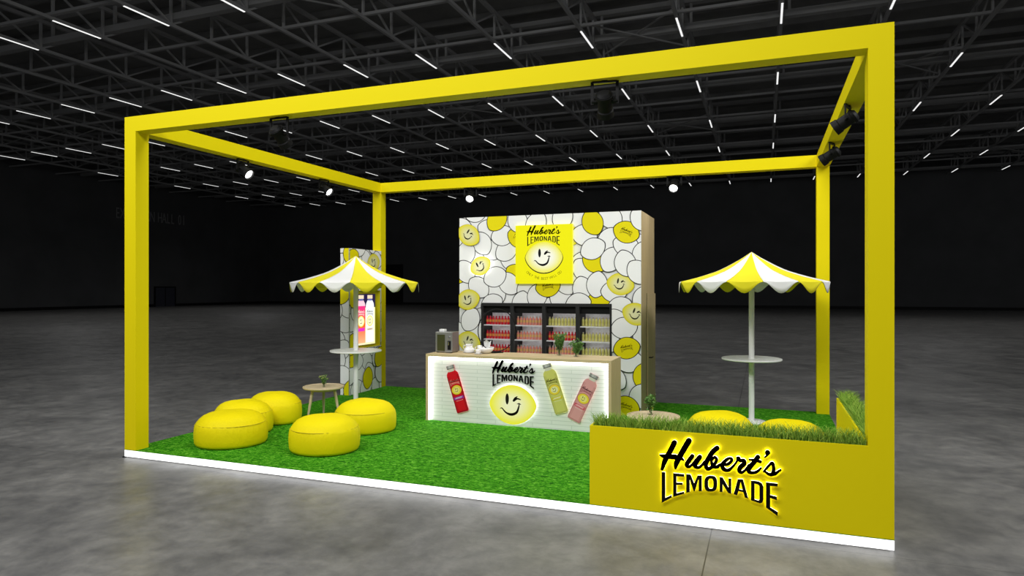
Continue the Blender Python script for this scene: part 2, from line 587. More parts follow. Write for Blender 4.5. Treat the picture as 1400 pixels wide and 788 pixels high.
# logo strokes (x, y, width) and letter outlines, relative to the lower word
STROKES=[
  [(-0.3844, 0.2818, 0.0447), (-0.432, 0.1837, 0.0447), (-0.4708, 0.1079, 0.0418), (-0.4951, 0.0301, 0.0262)] ,
  [(-0.2551, 0.31, 0.0486), (-0.3086, 0.2128, 0.0466), (-0.362, 0.1059, 0.0447), (-0.3746, 0.0505, 0.0214)] ,
  [(-0.5185, 0.1594, 0.0078), (-0.4796, 0.1497, 0.035), (-0.4203, 0.1506, 0.0408), (-0.3435, 0.1487, 0.0379), (-0.3027, 0.1293, 0.0126)] ,
  [(-0.225, 0.172, 0.036), (-0.2561, 0.1244, 0.0379), (-0.2736, 0.0904, 0.036), (-0.2561, 0.0729, 0.0253), (-0.2279, 0.0943, 0.0204), (-0.1929, 0.1399, 0.0233), (-0.1579, 0.172, 0.036), (-0.1842, 0.1254, 0.0379), (-0.2017, 0.0884, 0.036), (-0.1754, 0.0729, 0.0243), (-0.1472, 0.0904, 0.0214), (-0.1152, 0.1322, 0.0224)] ,
  [(-0.0073, 0.2653, 0.0389), (-0.0442, 0.2293, 0.0408), (-0.0841, 0.1613, 0.0398), (-0.1064, 0.1059, 0.036), (-0.087, 0.068, 0.0292), (-0.0471, 0.0972, 0.0272), (-0.019, 0.138, 0.0262), (-0.0131, 0.1681, 0.0253), (-0.0306, 0.1788, 0.0233), (-0.053, 0.1526, 0.0224), (-0.053, 0.1166, 0.0253), (-0.0306, 0.0923, 0.0272), (0.0034, 0.0982, 0.0224)] ,
  [(-0.0559, 0.0884, 0.0204), (-0.016, 0.0952, 0.0214), (0.0238, 0.1195, 0.0224), (0.0743, 0.1244, 0.0243), (0.1103, 0.1516, 0.0253), (0.1161, 0.1778, 0.0243), (0.0879, 0.1788, 0.0224), (0.0462, 0.1361, 0.0311), (0.0374, 0.1001, 0.035), (0.0627, 0.0739, 0.0301), (0.0967, 0.0797, 0.0253), (0.1356, 0.1215, 0.0185), (0.1628, 0.1642, 0.0185), (0.1735, 0.1895, 0.034)] ,
  [(0.1735, 0.1895, 0.034), (0.19, 0.1701, 0.0282), (0.2182, 0.173, 0.0321), (0.223, 0.1467, 0.036), (0.19, 0.1088, 0.0369), (0.1822, 0.0787, 0.034), (0.2017, 0.0661, 0.0243), (0.2289, 0.0865, 0.0194), (0.2668, 0.1341, 0.0272)] ,
  [(0.3377, 0.2157, 0.036), (0.3056, 0.1662, 0.036), (0.2697, 0.1166, 0.036), (0.2619, 0.0807, 0.0321), (0.294, 0.0719, 0.0243), (0.3319, 0.0875, 0.0214), (0.362, 0.1195, 0.0155)] ,
  [(0.2697, 0.1856, 0.0185), (0.3105, 0.1856, 0.0214), (0.3562, 0.1769, 0.0253)] ,
  [(0.4174, 0.2624, 0.0398), (0.4155, 0.2536, 0.0321), (0.4135, 0.2391, 0.0165), (0.396, 0.2206, 0.0117)] ,
  [(0.3873, 0.0933, 0.0165), (0.4242, 0.1429, 0.0204), (0.4534, 0.174, 0.0233), (0.464, 0.1526, 0.0272), (0.467, 0.1127, 0.0292), (0.4534, 0.0739, 0.0282), (0.4242, 0.0739, 0.0233), (0.397, 0.0933, 0.0165)] ,
  [(0.4397, 0.07, 0.0233), (0.4718, 0.0758, 0.0233), (0.4981, 0.0982, 0.0204), (0.5224, 0.1186, 0.0155)] ,
]
LETTERS=[
  [ [(-0.5000, 0.0000), (-0.4679, 0.0000), (-0.4670, -0.2362), (-0.4096, -0.2041), (-0.4096, -0.2245), (-0.5000, -0.2847)] ],
  [ [(-0.3950, 0.0000), (-0.2969, 0.0000), (-0.2969, -0.0224), (-0.3659, -0.0243), (-0.3659, -0.0845), (-0.3105, -0.0797), (-0.3105, -0.0982), (-0.3659, -0.1040), (-0.3659, -0.1846), (-0.2969, -0.1594), (-0.2969, -0.1778), (-0.3950, -0.2167)] ],
  [ [(-0.2784, 0.0019), (-0.2396, 0.0029), (-0.2094, -0.0739), (-0.1783, 0.0010), (-0.1404, 0.0039), (-0.1404, -0.1370), (-0.1686, -0.1399), (-0.1686, -0.0311), (-0.2017, -0.1448), (-0.2123, -0.1458), (-0.2473, -0.0398), (-0.2473, -0.1574), (-0.2784, -0.1672)] ],
  [ [(-0.0063, -0.0554), (-0.0083, -0.0836), (-0.0121, -0.1001), (-0.0190, -0.1127), (-0.0277, -0.1215), (-0.0403, -0.1283), (-0.0627, -0.1322), (-0.0841, -0.1331), (-0.0967, -0.1293), (-0.1064, -0.1215), (-0.1132, -0.1108), (-0.1171, -0.0952), (-0.1190, -0.0671), (-0.1171, -0.0398), (-0.1132, -0.0233), (-0.1064, -0.0107), (-0.0967, -0.0010), (-0.0841, 0.0058), (-0.0627, 0.0097), (-0.0403, 0.0097), (-0.0277, 0.0058), (-0.0190, -0.0019), (-0.0121, -0.0126), (-0.0083, -0.0282)], [(-0.0394, -0.0593), (-0.0403, -0.0777), (-0.0423, -0.0884), (-0.0452, -0.0972), (-0.0481, -0.1030), (-0.0539, -0.1069), (-0.0627, -0.1088), (-0.0714, -0.1088), (-0.0763, -0.1059), (-0.0802, -0.1001), (-0.0831, -0.0923), (-0.0850, -0.0826), (-0.0850, -0.0641), (-0.0850, -0.0457), (-0.0831, -0.0350), (-0.0802, -0.0262), (-0.0763, -0.0204), (-0.0714, -0.0165), (-0.0627, -0.0146), (-0.0539, -0.0146), (-0.0481, -0.0175), (-0.0452, -0.0224), (-0.0423, -0.0301), (-0.0403, -0.0408)] ],
  [ [(0.0141, 0.0039), (0.0403, 0.0049), (0.0899, -0.0826), (0.0899, 0.0010), (0.1142, 0.0019), (0.1142, -0.1331), (0.0879, -0.1293), (0.0403, -0.0554), (0.0403, -0.1254), (0.0141, -0.1263)] ],
  [ [(0.1336, -0.1351), (0.1686, 0.0019), (0.2133, 0.0049), (0.2561, -0.1584), (0.2289, -0.1545), (0.2153, -0.1079), (0.1754, -0.1020), (0.1638, -0.1399)], [(0.1812, -0.0875), (0.2104, -0.0914), (0.1929, -0.0214)] ],
  [ [(0.2794, 0.0000), (0.3105, 0.0010), (0.3435, -0.0010), (0.3698, -0.0136), (0.3834, -0.0428), (0.3834, -0.1545), (0.3746, -0.1817), (0.3542, -0.1914), (0.2794, -0.1720)], [(0.3105, -0.0214), (0.3377, -0.0262), (0.3494, -0.0398), (0.3494, -0.1613), (0.3416, -0.1710), (0.3105, -0.1633)] ],
  [ [(0.4038, -0.0019), (0.5000, -0.0039), (0.5000, -0.0272), (0.4397, -0.0292), (0.4397, -0.1108), (0.4932, -0.1195), (0.4932, -0.1477), (0.4397, -0.1341), (0.4397, -0.2196), (0.5010, -0.2527), (0.4981, -0.2847), (0.4038, -0.2216)] ],
]
WALL_LEMONS=[
  (3.381, 2.954, 20, 'W'),
  (2.716, 3.378, 0, 'W'),
  (3.032, 3.654, 20, 'W'),
  (3.285, 3.324, -20, 'W'),
  (3.149, 3.078, -60, 'W'),
  (2.829, 2.905, 80, 'W'),
  (2.663, 2.527, 20, 'Y'),
  (2.822, 2.561, -60, 'W'),
  (2.650, 1.710, 30, 'W'),
  (3.162, 1.718, 0, 'W'),
  (3.773, 3.379, -60, 'W'),
  (3.723, 2.765, -30, 'W'),
  (3.829, 2.494, -35, 'Y'),
  (3.629, 2.937, 35, 'W'),
  (3.559, 3.209, 10, 'W'),
  (3.873, 3.166, -25, 'L'),
  (3.445, 3.502, 50, 'Y'),
  (3.432, 2.178, -70, 'W'),
  (3.673, 2.343, -50, 'W'),
  (3.084, 2.273, -40, 'W'),
  (3.343, 1.964, 30, 'W'),
  (3.407, 2.462, 22, 'W'),
  (4.047, 2.272, 30, 'W'),
  (3.923, 1.981, 80, 'W'),
  (4.496, 1.917, 0, 'W'),
  (4.218, 2.122, 70, 'W'),
  (4.674, 2.044, -20, 'W'),
  (4.804, 2.329, 15, 'W'),
  (4.418, 2.284, 10, 'L'),
  (3.849, 3.458, -60, 'W'),
  (4.194, 3.400, 50, 'W'),
  (4.686, 3.497, 70, 'W'),
  (4.780, 3.175, -10, 'F'),
  (5.072, 2.159, 30, 'W'),
  (5.803, 3.533, 0, 'W'),
  (5.536, 3.468, -40, 'W'),
  (5.080, 3.177, -10, 'W'),
  (5.966, 3.002, -20, 'W'),
  (5.510, 3.088, 50, 'W'),
  (5.225, 3.390, -63, 'Y'),
  (5.027, 2.688, 50, 'W'),
  (5.067, 2.572, -50, 'W'),
  (5.264, 2.711, -25, 'Y'),
  (5.549, 2.745, 60, 'W'),
  (5.803, 2.980, -20, 'W'),
  (5.809, 3.206, -22, 'L'),
  (6.078, 3.410, -40, 'W'),
  (6.103, 2.849, 50, 'W'),
  (5.231, 2.936, 25, 'W'),
  (5.054, 2.237, -75, 'W'),
  (5.329, 2.034, 40, 'Y'),
  (5.303, 2.321, 80, 'W'),
  (4.974, 1.992, 10, 'W'),
  (5.600, 2.200, 0, 'W'),
  (5.689, 1.923, 30, 'W'),
  (6.116, 2.101, 40, 'W'),
  (5.708, 2.326, -10, 'F'),
  (5.790, 2.678, -75, 'W'),
  (6.016, 2.525, -50, 'W'),
  (5.593, 1.718, 0, 'W'),
  (6.109, 1.490, 60, 'W'),
  (5.503, 1.361, -40, 'W'),
  (5.771, 1.582, 10, 'W'),
  (5.972, 1.819, -20, 'F'),
  (5.860, 1.019, 20, 'W'),
  (6.109, 0.792, 70, 'Y'),
  (5.817, 1.244, 14, 'L'),
  (5.606, 0.718, -40, 'W'),
  (6.047, 0.440, 60, 'W'),
  (5.809, 0.250, -12, 'L'),
  (2.676, 1.433, -50, 'W'),
  (3.097, 1.443, 20, 'W'),
  (2.927, 1.678, 60, 'W'),
  (2.895, 3.237, -35, 'F'),
  (2.881, 2.045, 15, 'F'),
  (2.901, 1.270, -20, 'F'),
]

# ================================================================== THE HALL
ZC = 13.95                      # underside of roof trusses
XK = lambda k: 8.69 + 4.248 * k
YR = lambda j: 22.96 + 9.36 * j
XL, XR, YF, YB = -61.0, 60.0, -30.0, 73.5
ZD = ZC + 2.3
tag(obj('floor', boxes((XL, XR, YF, YB, -0.3, 0.0)), m_floor), 'grey polished concrete hall floor', kind='structure')
tag(obj('ceiling', boxes((XL, XR, 2.0, YB, ZD, ZD + 0.3)), m_deck), 'dark roof deck of the hall', kind='structure')
tag(obj('wall_left', boxes((XL - 0.4, XL, 2.0, YB, 0.0, ZD)), m_hallwall), 'black left hall wall', kind='structure')
tag(obj('wall_back', boxes((XL, XR, YB, YB + 0.4, 0.0, ZD)), m_hallwall), 'black back hall wall', kind='structure')
tag(obj('baseboard_left', boxes((XL, XL + 0.08, 2.0, YB, 0.0, 0.3)), m_black), 'black skirting of left wall', kind='structure')
tag(obj('baseboard_back', boxes((XL + 0.1, XR, YB - 0.08, YB, 0.0, 0.3)), m_black), 'black skirting of back wall', kind='structure')

bm = bmesh.new()
box(bm, XL, XL + 0.12, 53.6, 56.4, 0, 2.3)
d1 = tag(obj('door_1', bm, m_doorhall), 'dark double door in left wall', kind='structure')
obj('door_frame', boxes((XL, XL + 0.16, 53.45, 53.6, 0, 2.45), (XL, XL + 0.16, 56.4, 56.55, 0, 2.45), (XL, XL + 0.16, 53.6, 56.4, 2.3, 2.45), (XL + .1, XL + 0.15, 54.96, 55.04, 0, 2.3)), m_black, d1)
d2 = tag(obj('door_2', boxes((-42.6, -38.25, YB - 0.1, YB, 0, 5.5)), m_black), 'tall black gate in back wall', kind='structure')

hl = thing('hall_lettering', 'dim grey lettering reading EXHIBITION HALL 01 high on the black left hall wall', 'lettering')
xx = 48.3
for ch in 'EXHIBITION HALL 01':
    wch = 0.30 if ch == 'I' else 0.62
    if ch == ' ': xx += 0.45; continue
    bm = bmesh.new()
    for q in text_tris(ch, 1.75): prism(bm, [(x * 0.55 + xx + wch / 2, y + 10.25) for x, y in q], map_x(XL), 0.004, 0.06)
    obj('letter', bm, m_halltext, hl)
    xx += wch

# roof trusses run front to back, one per column of strip lamps
TY0, TY1 = 4.24, 73.4
STEP = 2.34
proto = None
def truss_mesh():
    bm = bmesh.new()
    bar(bm, (0, TY0, 0.07), (0, TY1, 0.07), 0.14, 0.14)
    bar(bm, (0, TY0, 1.45), (0, TY1, 1.45), 0.18, 0.16)
    n = int((TY1 - TY0) / STEP)
    for i in range(n + 1):
        y = TY0 + i * STEP
        bar(bm, (0, y, 0.1), (0, y, 1.4), 0.1, 0.1)
        if i < n:
            if i % 2: bar(bm, (0, y, 0.1), (0, y + STEP, 1.4), 0.08, 0.08)
            else: bar(bm, (0, y, 1.4), (0, y + STEP, 0.1), 0.08, 0.08)
    return bm
ORD = ['first', 'second', 'third', 'fourth', 'fifth', 'sixth', 'seventh', 'eighth', 'ninth', 'tenth', 'eleventh', 'twelfth', 'thirteenth', 'fourteenth', 'fifteenth', 'sixteenth', 'seventeenth', 'eighteenth', 'nineteenth', 'twentieth', 'twenty-first', 'twenty-second', 'twenty-third', 'twenty-fourth', 'twenty-fifth']
NUM = ['zero', 'one', 'two', 'three', 'four', 'five', 'six', 'seven', 'eight', 'nine', 'ten', 'eleven', 'twelve', 'thirteen', 'fourteen', 'fifteen']
def tpos(k):
    return 'over the booth right posts' if k == 0 else '%s %s of the right posts' % (NUM[abs(k)], 'left' if k < 0 else 'right')
GR_T = 'roof trusses above the strip lamps'
for k in range(-15, 10):
    lab = 'dark steel lattice roof truss carrying strip lamps, ' + tpos(k)
    if proto is None:
        proto = tag(obj('roof_truss', truss_mesh(), m_truss, loc=(XK(k), 0, ZC)), lab, 'roof truss', GR_T)
    else:
        o = proto.copy(); COL.objects.link(o); o.location = (XK(k), 0, ZC); o['label'] = lab

# cross beams (along x)
cb0 = None
ci = 0
for j in range(-2, 6):
    for off in (-0.15, 4.68):
        y = YR(j) + off
        if y < 5 or y > 73: continue
        lab = 'slim dark cross beam under the roof trusses, %s from the camera' % ORD[ci]
        ci += 1
        if cb0 is None:
            bm = bmesh.new(); bar(bm, (XL, 0, 0.19), (XR, 0, 0.19), 0.16, 0.12)
            cb0 = tag(obj('cross_beam', bm, m_truss, loc=(0, y, ZC)), lab, 'roof beam', 'slim cross beams under the roof')
        else:
            o = cb0.copy(); COL.objects.link(o); o.location = (0, y, ZC); o['label'] = lab
gb0 = None
for j in range(-2, 6):
    y = YR(j) + 2.7
    lab = 'deep dark lattice girder crossing the hall behind strip lamps, %s from the camera' % ORD[j + 2]
    if gb0 is None:
        bm = bmesh.new()
        bar(bm, (XL, 0, 0.55), (XR, 0, 0.55), 0.34, 0.30)
        bar(bm, (XL, 0, 1.75), (XR, 0, 1.75), 0.34, 0.22)
        for k in range(-15, 10):
            bar(bm, (XK(k) + 0.35, 0, 0.7), (XK(k) + 0.35, 0, 1.64), 0.12, 0.12)
        gb0 = tag(obj('roof_girder', bm, m_truss, loc=(0, y, ZC)), lab, 'roof girder', 'deep girders across the hall')
    else:
        o = gb0.copy(); COL.objects.link(o); o.location = (0, y, ZC); o['label'] = lab
# purlins under the deck
bm = bmesh.new()
bar(bm, (XL, 0, 0), (XR, 0, 0), 0.16, 0.3)
pl0 = None
pi_n = 0
y = 6.0
while y < 73:
    o = None
    if pl0 is None:
        pl0 = tag(obj('roof_purlin', bm, m_deck, loc=(0, y, ZD - 0.16)), 'black purlin directly under the roof deck', 'roof purlin', 'purlins under the roof deck')
    else:
        o = pl0.copy(); COL.objects.link(o); o.location = (0, y, ZD - 0.16)
    (pl0 if o is None else o)['label'] = 'black purlin directly under the roof deck, %s from the camera' % ORD[pi_n]
    pi_n += 1
    y += 3.12
# diagonal wind braces in the lower plane
bc0 = None
for k in range(-14, 8, 3):
    for j in range(-2, 5):
        if (k + j) % 2: continue
        lab = 'thin crossed wind brace in the roof, %s, %s girder bay' % (tpos(k), ORD[j + 2])
        if bc0 is None:
            bm = bmesh.new()
            bar(bm, (0.12, 0.15, 0.33), (4.128, 4.6, 0.33), 0.07, 0.07)
            bar(bm, (0.12, 4.6, 0.41), (4.128, 0.15, 0.41), 0.07, 0.07)
            bc0 = tag(obj('cross_brace', bm, m_truss, loc=(XK(k), YR(j) - 0.15, ZC)), lab, 'roof brace', 'crossed wind braces in the roof')
        else:
            o = bc0.copy(); COL.objects.link(o); o.location = (XK(k), YR(j) - 0.15, ZC); o['label'] = lab
# strip lamps
sl0 = None
for k in range(-15, 10):
    for j in range(-1, 6):
        lab = 'lit white strip lamp, %s row into the hall, %s' % (ORD[j + 1], tpos(k))
        if sl0 is None:
            sl0 = tag(obj('strip_lamp', boxes((-0.04, 0.04, 0, 2.23, -0.025, 0.0)), m_tube, loc=(XK(k), YR(j), ZC)),
                      lab, 'strip lamp', 'strip lamps under the roof trusses')
        else:
            o = sl0.copy(); COL.objects.link(o); o.location = (XK(k), YR(j), ZC); o['label'] = lab

# ================================================================== BOOTH PLATFORM AND FRAME
W, D, H, T, PZ = 9.03, 6.233, 4.54, 0.2, 0.1
pf = thing('platform', 'low white-edged booth platform covered in green artificial turf', 'platform')
obj('deck', boxes((0.03, W - 0.03, 0.03, D - 0.03, 0.0, PZ - 0.012)), m_black, pf)
def fascia(a, b, c, d): return boxes((a, b, c, d, 0.012, PZ - 0.003))
for rect in ((0, W, 0, 0.03), (0, W, D - 0.03, D), (0, 0.03, 0.03, D - 0.03), (W - 0.03, W, 0.03, D - 0.03)):
    tag(obj('edge_light_panel', fascia(*rect), m_fascia, pf), 'glowing white edge strip')
obj('turf', boxes((0, W, 0, D, PZ - 0.003, PZ + 0.004)), m_turf, pf)

fr = thing('booth_frame', 'large yellow open box frame of square posts and beams around the booth', 'frame', (0, 0, PZ))
z1 = H - PZ
for (x, y) in ((0, 0), (W - T, 0), (0, D - T), (W - T, D - T)):
    obj('post', boxes((x, x + T, y, y + T, 0.004, z1 - T)), m_yellow, fr)
obj('beam', boxes((0, W, 0, T, z1 - T, z1)), m_yellow, fr)
obj('beam', boxes((0, W, D - T, D, z1 - T, z1)), m_yellow, fr)
obj('beam', boxes((0, T, T, D - T, z1 - T, z1)), m_yellow, fr)
obj('beam', boxes((W - T, W, T, D - T, z1 - T, z1)), m_yellow, fr)

# ================================================================== SPOTLIGHTS ON THE FRAME
def spotlight(name_loc, aim, label, power=40, drop=0.16):
    """fixture hanging under a beam: bracket, housing, lens; local -Z after rotation is the beam"""
    loc = Vector(name_loc)
    d = (Vector(aim) - (loc - Vector((0, 0, drop)))).normalized()
    rz = math.atan2(d.y, d.x)
    el = math.asin(-d.z)
    t = thing('spotlight', label, 'spotlight', loc, rz)
    # local frame: +x is the horizontal aim direction
    br_ = bmesh.new()
    for s in (-1, 1):
        bar(br_, (0, s * 0.125, -0.004), (0, s * 0.125, -drop - 0.02), 0.03, 0.014)
    bar(br_, (0, -0.125, -0.008), (0, 0.125, -0.008), 0.03, 0.014)
    bar(br_, (-0.03, 0, -0.004), (0.03, 0, -0.004), 0.06, 0.008)
    obj('bracket', br_, m_black, t)
    R = Matrix.Translation((0, 0, -drop)) @ Matrix.Rotation(pi / 2 + el, 4, 'Y')
    prof = [(0.0, -0.115), (0.05, -0.11), (0.075, -0.085), (0.078, -0.05), (0.072, -0.045), (0.072, 0.09), (0.082, 0.10), (0.088, 0.165), (0.080, 0.165), (0.072, 0.13), (0.0, 0.13)]
    hb = lathe(prof, 28)
    for s in (-1, 1):
        bar(hb, (0, s * 0.07, 0), (0, s * 0.13, 0), 0.03, 0.03)
    for z in (-0.075, -0.06):
        lathe([(0.078, z - 0.006), (0.088, z - 0.006), (0.088, z + 0.006), (0.078, z + 0.006)], 28, hb)
    bmesh.ops.transform(hb, matrix=R, verts=hb.verts[:])
    obj('housing', hb, m_black, t, smooth=True, sharp=35)
    lb = lathe([(0.0, 0.148), (0.05, 0.146), (0.072, 0.138)], 28)
    bmesh.ops.transform(lb, matrix=R, verts=lb.verts[:])
    obj('lens', lb, m_lens, t, smooth=True)
    ld = bpy.data.lights.new('spotlight_lamp', 'SPOT')
    ld.energy = power; ld.spot_size = radians(75); ld.spot_blend = 0.8; ld.shadow_soft_size = 0.07
    lo = bpy.data.objects.new('lamp', ld); COL.objects.link(lo); lo.parent = t
    lo.location = Vector((0, 0, -drop)) + Vector((cos(el), 0, -sin(el))) * 0.20
    lo.rotation_euler = (0, -(pi / 2 - el), 0)
    return t
ZB = H - T
SP = 34
spotlight((2.46, 0.1, ZB), (2.5, 4.5, 0.6), 'black spotlight under front yellow beam near its left end', power=SP, drop=0.21)
spotlight((6.49, 0.1, ZB), (5.9, 4.5, 0.6), 'black spotlight hanging under middle of front yellow beam', power=SP, drop=0.21)
spotlight((0.1, 2.05, ZB), (4.6, 2.2, 0.9), 'black spotlight on left yellow beam, nearer the front', power=SP)
spotlight((0.1, 4.18, ZB), (4.6, 3.9, 0.9), 'black spotlight on left yellow beam, nearer the back corner', power=SP)
spotlight((2.29, D - 0.1, ZB), (3.6, 1.2, 0.5), 'black spotlight with lit lens under back yellow beam, left of sign wall', power=SP * 0.7)
spotlight((6.43, D - 0.1, ZB), (6.3, 1.0, 0.5), 'black spotlight with lit lens under back yellow beam, right of sign wall', power=SP * 0.7)
spotlight((W - 0.15, 1.98, ZB), (4.5, 3.3, 1.5), 'black spotlight on right yellow beam, nearer the front', power=SP)
spotlight((W - 0.13, 4.08, ZB), (4.6, 5.6, 1.6), 'black spotlight on right yellow beam, nearer the back corner', power=SP)

# ================================================================== SIGN WALL BLOCK
BX0, BX1, BY0, BY1, BZ1 = 2.694, 6.059, 4.744, 6.15, 3.562
Z0 = PZ + 0.004
NX0, NX1, NZ1 = 3.138, 5.562, 1.99         # opening for the display cabinets
blk = thing('sign_block', 'tall free-standing sign wall printed with outlined lemons, oak on its right side', 'display wall', (0, 0, 0))
TH = 0.04
front = boxes((BX0, NX0, BY0, BY0 + TH, Z0, BZ1), (NX1, BX1 - TH, BY0, BY0 + TH, Z0, BZ1), (NX0, NX1, BY0, BY0 + TH, NZ1, BZ1))
obj('front_panel', front, m_whitewall, blk)
obj('body', boxes((BX0, BX0 + TH, BY0 + TH, BY1 - TH, Z0, BZ1), (BX0, BX1 - TH, BY1 - TH, BY1, Z0, BZ1), (BX0 + TH, BX1 - TH, BY0 + TH, BY1 - TH, BZ1 - TH, BZ1)), m_whitewall, blk)
tag(obj('side_panel', boxes((BX1 - TH, BX1, BY0, BY1, Z0, BZ1)), m_oak, blk), 'oak veneer side panel')
dr = tag(obj('door', boxes((BX1, BX1 + 0.022, 5.30, BY1, Z0 + 0.01, 2.16)), m_oak, blk), 'oak veneer door')
obj('door_gap', boxes((BX1, BX1 + 0.004, 5.275, 5.30, Z0 + 0.01, 2.17)), m_black, blk)
hb = bmesh.new()
tube([(BX1 + 0.022, 5.40, 1.03), (BX1 + 0.07, 5.40, 1.03), (BX1 + 0.075, 5.41, 1.03), (BX1 + 0.075, 5.52, 1.03)], 0.010, 8, hb)
lathe([(0, 0), (0.026, 0), (0.026, 0.01), (0, 0.01)], 16, hb)
for v_ in hb.verts[-66:]: pass
obj('handle', hb, m_black, dr)
F = Flat(map_y(BY0 - 0.0006), [(BX0, NX0, Z0, BZ1), (NX1, BX1, Z0, BZ1), (NX0, NX1, NZ1, BZ1)])
F.add([(BX0, Z0), (BX1, Z0), (BX1, BZ1), (BX0, BZ1)], P_WHITE)
lemons(F, WALL_LEMONS)
F.build('lemon_print', m_print, blk)

# yellow light-box sign
SX0, SX1, SZ0, SZ1, SY = 3.83, 4.885, 2.335, 3.375, 4.744 - 0.07
sg = thing('logo_sign', 'square glowing yellow light-box sign with lemon face and script logo on the sign wall', 'sign', (0, 0, 0))
m_signedge = mat('yellow_light_box', (0.9, 0.85, 0.05), 0.5, emit=(1.0, 0.95, 0.25), estr=0.28)
obj('light_box', boxes((SX0, SX1, SY, BY0 - 0.012, SZ0, SZ1)), m_signedge, sg)
F = Flat(map_y(SY - 0.0006))
SC_Y = (0.95, 0.90, 0.0)
F.add([(SX0, SZ0), (SX1, SZ0), (SX1, SZ1), (SX0, SZ1)], SC_Y)
cxs, czs, ha = 4.362, 2.80, 0.345
F.up(); F.add(lemon_poly(cxs, czs - 0.010, ha + 0.010, 0, 48), INK)
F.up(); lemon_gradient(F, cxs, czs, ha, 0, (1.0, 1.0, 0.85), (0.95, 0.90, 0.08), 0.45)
F.up(); face(F, cxs, czs, ha, 0, (0.005, 0.005, 0.005))
logo(F, 4.352, 3.17, 0.60, 0, (0.02, 0.018, 0.0), 4, 10)
msg = 'ONLY THE BEST WILL DO'
R0 = 0.50
for i, ch in enumerate(msg):
    if ch == ' ': continue
    th = radians(-90 + (i - (len(msg) - 1) / 2) * 4.0)
    px, pz = cxs + R0 * cos(th) * 0.98, 2.905 + R0 * sin(th)
    for q in text_tris(ch, 0.062): F.add(rot_pts(q, px, pz, 1.0, th + pi / 2), (0.18, 0.15, 0.0))
F.build('sign_print', m_print_lit, sg)

# glowing lemon on the sign wall
def lemon_sign(name, label, mp, cx, cz, a, rot, standoff, halo=m_halo):
    t = thing(name, label, 'sign')
    bm = bmesh.new()
    prism(bm, lemon_poly(cx, cz, a, rot, 48), mp, standoff, standoff + 0.02)
    obj('lemon_panel', bm, m_whitewall, t)
    bm = bmesh.new()
    prism(bm, lemon_poly(cx, cz, a * 0.93, rot, 48), mp, standoff * 0.4, standoff * 0.75)
    tag(obj('backlight', bm, halo, t), 'white glow behind the lemon')
    base = mp(0, 0, standoff + 0.021)
    F = Flat(lambda x, z, dep: mp(x, z, standoff + 0.0206 + dep))
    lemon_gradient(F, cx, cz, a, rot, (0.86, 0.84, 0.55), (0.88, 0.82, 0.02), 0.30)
    F.up(); face(F, cx, cz, a, rot, (0.006, 0.006, 0.002), 6)
    F.build('lemon_face_print', m_lemon_lit, t)
    return t
lemon_sign('lemon_sign', 'small tilted glowing lemon sign with winking face, upper left of the sign wall', map_y(BY0 - 0.004), 3.143, 2.665, 0.215, radians(28), 0.035)

# ------------------------------------------------------------------ display cabinets with bottles
CX = [3.142, 3.745, 4.347, 4.960, 5.558]
CD = 0.50
SHZ = [0.34, 0.60, 0.855, 1.07, 1.329, 1.590]
BPROF = [(0.0, 0.0), (0.0235, 0.0), (0.0255, 0.004), (0.0255, 0.085), (0.025, 0.105), (0.019, 0.122), (0.0125, 0.131), (0.0125, 0.137), (0.0145, 0.138), (0.0145, 0.156), (0.0, 0.157)]
BMI = [0, 0, 0, 0, 0, 0, 0, 1, 1, 1]
def bottle_mat(nm, c, lab_c):
    m = mat(nm, c, 0.15)
    nt, N, Lk, B = nodes(m)
    tc = N.new('ShaderNodeTexCoord'); sp = N.new('ShaderNodeSeparateXYZ'); Lk.new(tc.outputs['Object'], sp.inputs['Vector'])
    r = ramp(nt, [(0.0, c), (0.045, c), (0.046, lab_c), (0.088, lab_c), (0.089, c), (1.0, c)])
    r.color_ramp.interpolation = 'CONSTANT'
    Lk.new(sp.outputs['Z'], r.inputs['Fac']); Lk.new(r.outputs['Color'], B.inputs['Base Color'])
    return m
m_cap = mat('bottle_cap', (0.55, 0.45, 0.35), 0.4)
m_capr = mat('red_bottle_cap', (0.55, 0.03, 0.05), 0.4)
BK = {'red': bottle_mat('red_lemonade', (0.62, 0.006, 0.025), (0.72, 0.30, 0.06)),
      'pink': bottle_mat('pink_lemonade', (0.75, 0.26, 0.20), (0.72, 0.42, 0.14)),
      'yellow': bottle_mat('yellow_lemonade', (0.66, 0.62, 0.20), (0.60, 0.56, 0.14))}
BPROTO = {}
for kx, mm in BK.items():
    me = bpy.data.meshes.new('lemonade_bottle')
    b_ = lathe(BPROF, 14, mi=BMI)
    bmesh.ops.recalc_face_normals(b_, faces=b_.faces[:])
    b_.to_mesh(me); b_.free()
    me.materials.append(mm); me.materials.append(m_capr if kx == 'red' else m_cap)
    for p in me.polygons: p.use_smooth = True
    BPROTO[kx] = me
ROWS = [['red', 'red', 'red'], ['pink', 'pink', 'pink'], ['pink', 'red', 'yellow'], ['yellow', 'yellow', 'yellow']]
CN = ['leftmost', 'second', 'third', 'rightmost']
